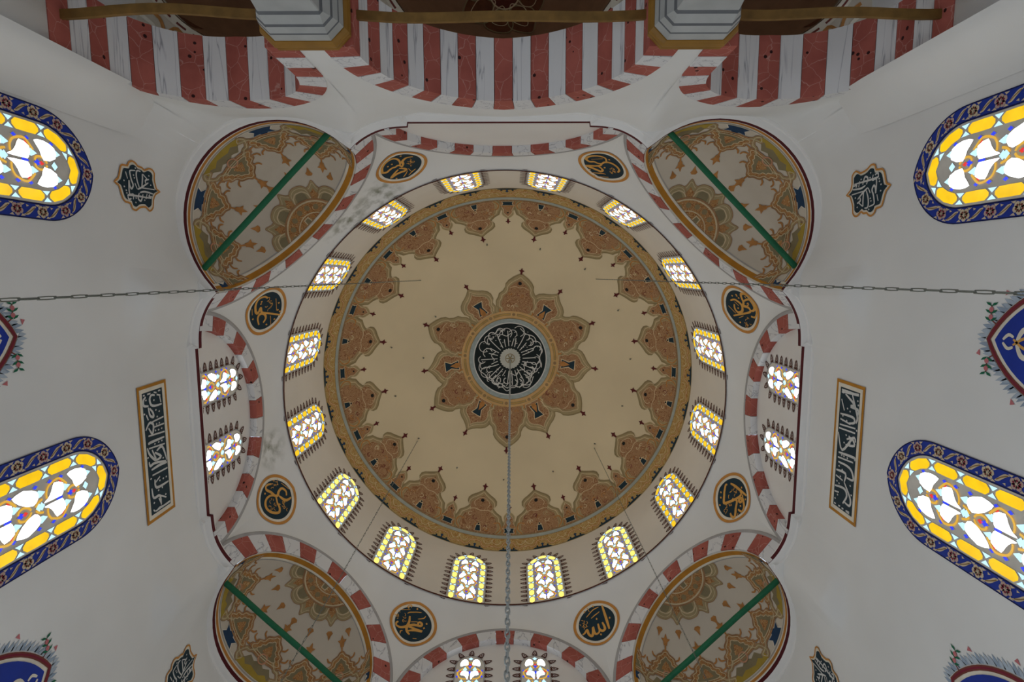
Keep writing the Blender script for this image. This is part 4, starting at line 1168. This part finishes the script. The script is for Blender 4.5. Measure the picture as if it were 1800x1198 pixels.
# ------------------------------------------------------------------ calligraphy, strokes in centimetres on their own surface
TR = {
'r1': [['T',[[0,-7],[-3,-19],[-2,-31],[3,-39],[11,-42],[22,-40],[32,-31],[37,-19],[38,-12],[31,-4],[25,-6],[17,-8],[11,-6],[4,-8],[0,-1],[-1,5]]],['T',[[-2,2],[-6,-5],[-7,-14],[-12,-20],[-19,-24],[-31,-22]]],['T',[[9,7],[18,13],[31,23],[15,20],[-2,20],[-5,17],[-2,11],[6,4]]],['D',[[13,-22],[22,-22],[23,34],[-11,-39]]],['t',[[-6,24],[3,34],[9,39]]],['t',[[-10,18],[-12,32]]],['t',[[-23,29],[-13,34],[-3,40]]],['K',[[-22,1]]],['E',[[47,-41],[-42,36],[-16,-60],[26,62]]]],
'r2': [['T',[[0,-19],[4,-29],[13,-31],[23,-28],[34,-19],[39,-7],[38,0],[30,5],[22,0],[14,1],[6,-3]]],['T',[[6,-3],[2,-14],[-7,-20],[-16,-21],[-25,-18],[-31,-11],[-31,1]]],['T',[[6,-3],[7,5],[16,15],[33,25],[20,26],[8,26],[0,24],[-2,18],[3,13],[10,12]]],['t',[[17,44],[-2,31],[-12,28]]],['t',[[-3,44],[-20,34]]],['t',[[29,-7],[9,-24]]],['D',[[-3,-31],[-3,6],[23,35],[8,50]]],['K',[[-21,4]]]],
'r3': [['T',[[-27,-8],[-30,-18],[-28,-28],[-22,-36],[-10,-36],[2,-30],[7,-24],[6,-19],[-3,-18],[-3,-15],[5,-8],[6,17],[7,47]]],['T',[[32,-7],[20,-15],[11,-14],[7,-6],[10,4],[18,9],[27,5]]],['t',[[-1,-43],[12,-36]]],['t',[[11,20],[31,29]]],['t',[[-29,17],[-2,32]]],['D',[[-18,-22],[-13,-21],[-20,31],[18,35],[20,-31],[31,16],[-4,35],[-1,42]]],['K',[[-15,2]]]],
'r4': [['T',[[21,24],[22,11],[18,3],[10,-5],[1,-6],[-6,0],[-8,11],[-4,17],[5,19],[12,16]]],['T',[[-14,32],[-12,6],[-10,-18],[-7,-28],[-1,-28],[3,-22],[6,-11],[13,-16],[22,-17],[30,-20],[33,-29],[29,-40],[19,-49],[8,-53],[-6,-50],[-14,-46],[-20,-38],[-18,-25]]],['T',[[16,-19],[19,-38],[12,-44],[0,-46],[-6,-39],[-6,-28]]],['t',[[9,-25],[11,-31],[7,-30],[6,-24]]],['t',[[10,36],[-9,22]]],['t',[[17,12],[7,4]]],['t',[[-20,17],[-16,0]]],['D',[[29,-4],[24,-7],[32,-4],[2,8],[-30,17],[31,11],[25,-32]]],['K',[[-28,-7]]]],
'r5': [['T',[[-35,6],[-38,-5],[-37,-13],[-30,-14],[-20,-4],[-8,3],[-6,10],[-11,16],[-14,25],[-11,31],[-3,34],[6,31]]],['T',[[-8,3],[-14,-8],[-14,-21],[-8,-30],[2,-34],[14,-29],[23,-18],[26,-8],[19,-1],[7,0],[-4,3]]],['T',[[-3,12],[6,17],[14,24],[16,31],[16,40]]],['t',[[-25,32],[-3,44]]],['D',[[-25,-22]]],['K',[[-29,17]]],['K',[[3,-14]]],['K',[[23,12]]]],
'r6': [['T',[[17,30],[14,34],[-1,28],[-18,19],[-20,13],[-6,-2],[10,-16],[19,-19],[22,-13]]],['T',[[24,23],[25,7],[24,-13],[23,-38]]],['T',[[0,-9],[0,-16],[-13,-22],[-27,-33],[-32,-32],[-32,-23],[-29,-16]]],['T',[[19,-24],[12,-28],[4,-28],[3,-22],[8,-20],[12,-28],[7,-36],[-1,-43],[-11,-43],[-12,-30]]],['D',[[-3,-32],[-6,37],[-16,31],[-31,23],[15,-38],[31,-14]]],['t',[[-18,-36],[-25,-40]]],['K',[[9,6]]],['K',[[-22,-2]]]],
'r7': [['T',[[-13,17],[-10,3],[-11,-12],[-8,-23],[0,-29]]],['T',[[-33,-9],[-36,-15],[-34,-21],[-25,-21],[-15,-14],[-8,-7],[5,0],[17,2],[19,8],[14,11],[10,7],[13,2]]],['T',[[-10,-10],[2,-10],[24,-11],[9,-13],[-6,-21]]],['t',[[-20,21],[-14,27],[10,36]]],['t',[[22,31],[19,24],[7,17]]],['t',[[-6,4],[8,10]]],['t',[[-36,23],[-17,33]]],['t',[[-26,35],[-23,42],[-17,44],[-17,38]]],['t',[[-20,-37],[-21,-30],[-17,-26]]],['t',[[9,-36],[17,-34]]],['D',[[29,12],[26,-1],[-2,40],[-22,36]]],['K',[[-32,8]]]],
'r8': [['T',[[23,40],[23,16],[23,-8],[23,-28]]],['T',[[12,-2],[14,-15],[13,-23],[7,-24],[2,-17],[2,-2]]],['T',[[2,-17],[-1,-25],[-8,-26],[-11,-19],[-11,-6],[-13,-18],[-17,-28],[-21,-26],[-24,-19],[-25,-8],[-32,-16],[-37,-19]]],['t',[[14,39],[-2,36],[-20,25]]],['t',[[13,27],[1,22],[-10,18]]],['t',[[-13,48],[-10,36]]],['D',[[2,45],[-21,40],[31,0],[2,11],[2,-32]]],['K',[[-27,8]]],['E',[[-55,26],[46,-16],[13,66],[-19,-52]]]],
'pl': [['t',[[-94,-25],[-93,-19]]],['t',[[-96,-13],[-94,-5]]],['t',[[-95,3],[-89,10]]],['t',[[-93,14],[-92,20]]],['t',[[-86,5],[-88,-3],[-83,-8],[-74,-6],[-70,3],[-69,21]]],['t',[[-88,-17],[-84,-23],[-76,-23],[-73,-12]]],['t',[[-86,10],[-83,19]]],['t',[[-82,17],[-72,19]]],['t',[[-71,-13],[-58,-10],[-54,-2],[-61,-3],[-69,-10]]],['t',[[-61,-19],[-52,-15]]],['t',[[-47,-6],[-48,25]]],['t',[[-38,-24],[-47,-13],[-42,-4],[-29,-8],[-40,-16]]],['t',[[-38,-4],[-37,24]]],['t',[[-28,-18],[-24,24]]],['t',[[-16,-20],[-17,-13],[-16,21]]],['t',[[-9,-19],[-5,21]]],['t',[[-11,-25],[1,-18],[14,-4],[-5,-12]]],['t',[[14,-4],[12,9],[1,-6]]],['t',[[0,-1],[-2,14],[22,26]]],['t',[[11,-21],[18,-19],[17,-8],[23,21]]],['t',[[25,-17],[24,4],[26,24]]],['t',[[34,-16],[35,23]]],['t',[[42,-11],[56,-8],[57,24]]],['t',[[48,-12],[42,2]]],['t',[[53,-20],[69,-17],[71,-2],[87,0]]],['t',[[71,-2],[80,14]]],['t',[[74,-5],[85,0]]],['t',[[93,-11],[90,-4],[96,6]]],['t',[[99,-15],[97,30]]],['t',[[94,-9],[90,27]]],['t',[[87,-20],[97,-16]]],['D',[[-79,2],[-83,-17],[-63,5],[-59,13],[-52,7],[-41,4],[-41,11],[-32,0],[-31,8],[-31,16],[-12,-4],[-12,6],[-12,14],[16,14],[20,5],[48,1],[48,10],[48,18],[62,-4],[61,6],[75,13],[77,-17],[95,4],[95,12],[4,-23],[38,-20],[-63,-23]]]],
'pr': [['t',[[97,21],[88,14],[87,21]]],['t',[[97,21],[99,-20]]],['t',[[88,14],[91,-21],[95,-19]]],['t',[[98,-23],[92,-28]]],['t',[[86,11],[75,-13],[71,-4]]],['t',[[88,-7],[70,-17],[57,-28],[48,-20]]],['t',[[76,20],[60,11]]],['t',[[69,-4],[69,-24],[61,-31]]],['t',[[53,21],[55,-12],[48,-16],[44,-4]]],['t',[[45,20],[43,-7]]],['t',[[36,21],[40,-20]]],['t',[[30,22],[33,-20]]],['t',[[23,24],[-2,10],[25,-16],[20,-23]]],['t',[[18,0],[23,-13],[14,-20],[9,2]]],['t',[[-2,10],[15,-10]]],['t',[[-8,19],[-4,-21],[-8,-26]]],['t',[[-16,20],[-12,-20]]],['t',[[-23,18],[-22,-5],[-26,-18],[-38,-23],[-40,-7]]],['t',[[-37,22],[-35,-3],[-49,-1]]],['t',[[-46,22],[-48,3]]],['t',[[-63,24],[-59,-2],[-68,-10],[-83,-1]]],['t',[[-49,-1],[-58,-10],[-70,-20],[-80,-18],[-79,-4]]],['t',[[-72,27],[-70,11]]],['t',[[-93,22],[-94,17]]],['t',[[-94,10],[-90,5]]],['t',[[-96,1],[-95,-4]]],['t',[[-97,-10],[-92,-19],[-90,-14]]],['D',[[91,6],[92,-2],[65,3],[62,-4],[46,3],[44,-4],[51,14],[44,13],[82,-21],[76,-23],[24,2],[24,-6],[11,6],[-10,10],[-10,4],[-10,-5],[-23,11],[-29,15],[-32,6],[-44,10],[-54,18],[-56,12],[-75,14],[-83,20],[-49,-17],[-62,-21],[38,-24]]]],
'ct': [['t',[[-18,-29],[-8,-25]]],['t',[[-24,-8],[-22,-18],[-19,-20],[-8,-17],[0,-13],[6,-17],[1,-21],[-6,-22],[14,-22],[14,-13],[22,-14]]],['t',[[-25,3],[-25,-4],[-19,-6],[-9,-4],[1,1]]],['t',[[-22,7],[-13,8],[0,7]]],['t',[[-22,8],[-16,18]]],['t',[[5,-3],[0,7],[-10,22]]],['t',[[-8,16],[-13,15],[-16,23]]],['t',[[1,6],[-1,38]]],['t',[[9,3],[6,15],[7,35]]],['t',[[10,1],[19,-2],[22,5],[11,10]]],['t',[[19,-26],[16,-20],[15,31]]],['t',[[19,-26],[23,-24],[21,-18]]],['t',[[-4,-9],[4,-4]]],['t',[[9,20],[18,17]]],['t',[[9,27],[13,25],[12,33]]],['D',[[-16,-12],[-12,-10],[-4,-33],[5,-33],[10,-29],[14,-28],[19,-7],[-22,22],[-7,28],[-28,-8],[20,14],[26,-8]]],['O',[[1,-50],[-5,-42],[-15,-38],[-24,-35],[-26,-30],[-27,-22],[-32,-20],[-36,-13],[-34,-6],[-31,-2],[-31,6],[-28,12],[-33,20],[-33,27],[-28,33],[-19,34],[-8,39],[-2,43],[0,51],[6,41],[16,36],[28,35],[34,26],[29,17],[30,6],[32,0],[36,-7],[34,-15],[27,-18],[26,-29],[21,-35],[10,-39],[4,-42]]]]}

def cm(P, ky=1.0): return [(x / 100, y / 100 * ky) for x, y in P]
def letters(p, strokes, mt, d, wT, wt, dot, ky=1.0, seed=1):
    r = random.Random(seed)
    for w, P in strokes:
        P = cm(P, ky)
        if w == 'T': p.stroke(P, wT, mt, d, smooth=5, taper=True)
        elif w == 't': p.stroke(P, wt, mt, d + .001, smooth=4, taper=True)
        elif w == 'D':
            for c in P: p.fill([(c[0], c[1] + dot), (c[0] + dot * .8, c[1]), (c[0], c[1] - dot), (c[0] - dot * .8, c[1])], mt, d + .001, None)
        elif w == 'K':      # small crowded inscription
            for c in P:
                for i in range(11):
                    x, y = c[0] + r.uniform(-.10, .10), c[1] + r.uniform(-.09, .09); a = r.uniform(0, 6.28); q = r.uniform(.02, .05)
                    p.stroke([(x, y), (x + q * cos(a), y + q * sin(a)), (x + q * cos(a) + q * cos(a + 1.2), y + q * sin(a) + q * sin(a + 1.2))], .013, mt, d + .0015, smooth=2)
RN = {'r1': (-112.5, 'at upper left of the top blind arch'), 'r2': (-67.5, 'at upper right of the top blind arch'), 'r3': (-157.5, 'above the left blind arch, nearer the top'),
      'r4': (-22.5, 'above the right blind arch, nearer the top'), 'r5': (157.5, 'above the left blind arch, nearer the bottom'), 'r6': (22.5, 'above the right blind arch, nearer the bottom'),
      'r7': (112.5, 'left of the bottom blind arch'), 'r8': (67.5, 'right of the bottom blind arch')}
for key, (az, where) in RN.items():
    a0 = radians(az); zc = 12.80
    def fm(u, v, d, a0=a0):
        z = zc + v * .955; a = a0 - u / 5.36
        return pol(pend_r(a, z) - d, a, z)
    t = thing('calligraphy_roundel', 'dark green roundel with gold Arabic calligraphy, ' + where, 'roundel', pol(5.30, a0, zc), group='calligraphy roundels of the pendentives')
    cu = 0.02 if key in ('r1', 'r3', 'r5') else -0.02
    p = PM(fm); p.ring((0, 0), .482, .545, RING, .012, 64); p.build('ochre_ring', t)
    p = PM(fm); p.ring((0, 0), .425, .482, CREAMW, .010, 64); p.build('white_ring', t)
    p = PM(fm); p.disc((0, 0), .43, NAVY, .009, 48, .16); fld = p.build('dark_field', t)
    p = PM(fm); letters(p, TR[key], GOLD, .016, .060, .024, .030, .93, az); p.build('gold_lettering', fld)
# long calligraphy panels on the side walls
def wall_map(s, cy, cz):
    """s = -1 left wall, 1 right wall; u to the viewer's right, v up, on the wall surface"""
    def f(u, v, d):
        y = cy - s * u; z = cz + v
        a = atan2(y, s * HW)
        return wallP(a, z, d)
    return f
for key, s, cy, cz, h, side in (('pl', -1, -.05, 9.72, .36, 'left'), ('pr', 1, -.05, 9.58, .36, 'right')):
    t = thing('calligraphy_plaque', 'long dark calligraphy plaque with gold frame on the %s wall' % side, 'plaque', wallP(pi if s < 0 else 0, cz), group='long calligraphy plaques')
    fm = wall_map(s, cy, cz)
    def rect(w, h_): return [(-w, -h_), (w, -h_), (w, h_), (-w, h_)]
    for nm, w0, w1, mt in (('gold_frame', 1.055, 1.005, GOLDB), ('white_margin', 1.005, .945, CREAMW)):
        p = PM(fm); g = 1.055 - w0; g1 = 1.055 - w1
        O, I_ = rect(w0, h - g), rect(w1, h - g1)
        for i in range(4): p.face([fm(*O[i], .014), fm(*O[(i + 1) % 4], .014), fm(*I_[(i + 1) % 4], .012), fm(*I_[i], .012)], mt)
        p.build(nm, t)
    p = PM(fm); p.fill(rect(.945, h - .11), NAVY, .010, .3); fld = p.build('dark_field', t)
    p = PM(fm)
    st = [[w, [[max(-91, min(91, x)), max(-23, min(23, y))] for x, y in P]] for w, P in TR[key]]
    letters(p, st, PALE, .015, .04, .042, .022, 1.0, 5); p.build('white_lettering', fld)
# small lobed cartouches high on the side walls
CO = [q for w, q in TR['ct'] if w == 'O'][0]
for s, cy, cz, lab in ((-1, -4.04, 9.76, 'left wall, below the top left half-dome'), (1, -3.90, 9.50, 'right wall, below the top right half-dome'),
                       (-1, 3.80, 9.86, 'left wall, below the bottom left half-dome'), (1, 3.80, 9.72, 'right wall, below the bottom right half-dome')):
    fm = wall_map(s, cy, cz); sx = 1 if s < 0 else 1
    t = thing('calligraphy_cartouche', 'small lobed dark cartouche with white calligraphy on the ' + lab, 'cartouche', fm(0, 0, 0), group='lobed cartouches')
    out = spline(cm(CO), 2, True)
    p = PM(fm); p.fill(out, CREAMW, .010, .2); p.stroke(out, .028, RING, .014, True, smooth=0); p.build('ochre_outline', t)
    p = PM(fm); p.fill([(x * .86, y * .88) for x, y in out], NAVY, .015, .2); fld = p.build('dark_field', t)
    p = PM(fm); letters(p, [[w, [[x * .95, y * .95] for x, y in P]] for w, P in TR['ct'] if w in 'tD'], PALE, .020, .03, .030, .018, 1.0, 9); p.build('white_lettering', fld)
# almond medallions between the tall windows (only their tips reach into the picture)
def almond(hw, h, n=12):
    e = (h * h - hw * hw) / (2 * hw); rho = hw + e; th = atan2(h, e)
    q = [(-e + rho * cos(th * i / n), rho * sin(th * i / n)) for i in range(n + 1)]
    return q + [(-x, y) for x, y in reversed(q[:-1])] + [(-x, -y) for x, y in q[1:]] + [(x, -y) for x, y in reversed(q[1:-1])]
for s, cy, zt, lab in ((-1, -2.07, 7.49, 'between the tall windows of the left wall'), (1, -2.03, 7.26, 'between the tall windows of the right wall'),
                       (-1, 1.86, 7.47, 'at the lower end of the left wall'), (1, 1.94, 7.30, 'at the lower end of the right wall')):
    fm = wall_map(s, cy, zt - 1.0)
    t = thing('almond_medallion', 'blue almond medallion with grey leaf fringe ' + lab, 'medallion', fm(0, 0, 0), group='almond wall medallions')
    A1 = almond(.62, 1.0)
    p = PM(fm); p.fill(A1, CREAMW, .008, .3); p.stroke(A1 + [A1[0]], .055, BRICK, .012, smooth=0); p.stroke(A1 + [A1[0]], .018, CRIM, .014, smooth=0); p.build('brown_rim', t)
    p = PM(fm); A2 = [(x * .90, y * .92) for x, y in A1]; p.fill(A2, BLUE, .014, .3); fld = p.build('blue_field', t)
    p = PM(fm)
    for sg in (-1, 1):
        for q in (-1, 1):
            p.stroke([(sg * .015, q * .82), (sg * .07, q * .76), (sg * .05, q * .70)], .035, CREAMW, .018, taper=True)
            p.stroke([(sg * .02, q * .66), (sg * .13, q * .60), (sg * .14, q * .5), (sg * .05, q * .40)], .055, CREAMW, .018, taper=True)
            p.stroke([(-sg * .03, q * .70), (sg * .05, q * .58), (sg * .05, q * .46), (sg * .16, q * .36), (sg * .30, q * .34)], .035, GOLD, .020, taper=True)
            p.stroke([(sg * .10, q * .30), (sg * .28, q * .22), (sg * .32, q * .08)], .06, CREAMW, .018, taper=True)
            for j in range(3): p.disc((sg * (.12 + .07 * j), q * (.45 - .12 * j)), .028, CREAMW, .021, 7)
    p.disc((0, 0), .14, CREAMW, .019, 12); p.disc((0, 0), .07, GOLD, .021, 10)
    p.build('cream_arabesque', fld)
    p = PM(fm)
    for i, (c, tg) in enumerate(walk(A1 + [A1[0]], .11)):
        n_ = (tg[1], -tg[0])
        if n_[0] * c[0] + n_[1] * c[1] < 0: n_ = (-n_[0], -n_[1])
        f = lambda a, b: (c[0] + tg[0] * a + n_[0] * b, c[1] + tg[1] * a + n_[1] * b)
        sl = .05 if c[1] * tg[1] > 0 else -.05
        for q in (-.04, .02, .06):
            L_ = .17 - abs(q) * .8
            p.fill([f(q - .03, .04), f(q - .02 + sl * .5, L_ * .7), f(q + sl, L_), f(q + .03 + sl * .3, L_ * .5), f(q + .03, .04)], (BLUEGREY, mat('pale_blue_leaf_paint', (176, 188, 200)))[i % 2], .005 + .001 * (i % 2), None)
        if i % 5 == 2: p.fill([f(-.03, .15), f(0, .21), f(.04, .17)], ROSE, .008, None)
    for q in (-1, 1):
        for y in (1, -1):      # sprigs of leaves and pink buds beside the tips
            b = [(q * .17, y * .94), (q * .27, y * .99), (q * .30, y * 1.08), (q * .33, y * 1.02)]
            p.stroke([(q * .08, y * .96), (q * .15, y * .92), (q * .21, y * .99), (q * .27, y * 1.0), (q * .36, y * 1.0)], .014, BRICK, .009)
            for k_, x in enumerate((.19, .27, .35)):
                for dy in (-1, 1):
                    p.fill([(q * x, y * 1.0), (q * (x + .015), y * 1.0 + dy * .05), (q * (x + .045), y * 1.0 + dy * .075), (q * (x + .035), y * 1.0 + dy * .02)], LEAF, .010, None)
            for x in (.235, .315): p.disc((q * x, y * 1.0), .028, ROSE, .011, 8)
    p.build('leaf_fringe', t)

# ------------------------------------------------------------------ hanging chains
def link_mesh(name, L_, w, r, mt, n=14, q=5):
    """one oval chain link, long axis z"""
    c = []
    for k in range(n):
        a = 2 * pi * k / n; x = w / 2 * cos(a); z = (L_ / 2 - w / 2) * (1 if sin(a) > .01 else -1 if sin(a) < -.01 else 0) + w / 2 * sin(a)
        c.append(Vector((x, 0, z)))
    m = PM(); rows = []
    for k in range(n):
        t_ = (c[(k + 1) % n] - c[k - 1]).normalized(); nn = Vector((0, 1, 0)); b_ = t_.cross(nn)
        rows.append([tuple(c[k] + nn * r * cos(2 * pi * j / q) + b_ * r * sin(2 * pi * j / q)) for j in range(q)])
    m.grid(rows + [rows[0]], mt, True)
    return m.mesh(name, True)
LM = link_mesh('main_link', .092, .036, .0072, IRONG, 10, 4); LS = link_mesh('side_link', .135, .019, .0040, IRON, 10, 4)
def chain(label, x, y, z1, z0, me, pitch, hookmat):
    t = thing('hanging_chain', label, 'chain', (x, y, z0), group='iron chains hung from the dome')
    m = PM(); m.tube([(x, y, z1 + .17), (x, y, z1 + .06)], .012, hookmat, 6); m.build('eye_bolt', t)
    n = int((z1 - z0) / pitch)
    for k in range(n):
        o = bpy.data.objects.new('link', me); COL.objects.link(o); o.parent = t
        o.location = (0, 0, z1 - k * pitch - z0); o.rotation_euler = (0, 0, radians(90 * (k % 2) + 20))
chain('heavy grey chain hanging from the crown of the dome', ox(ZS + RS), 0.0, ZS + RS - .22, 3.9, LM, .074, IRONG)
for a, lab in ((-135.5, 'thin iron chain hanging on the upper left, running out at the left edge'), (-45, 'thin iron chain hanging on the upper right, running out at the right edge'),
               (140.5, 'thin iron chain hanging in front of the bottom left half-dome'), (44.6, 'thin iron chain hanging in front of the bottom right half-dome')):
    c = domeP(radians(43.6), radians(a), .0)
    chain(lab, c[0], c[1], c[2] - .2, 3.2, LS, .122, IRON)
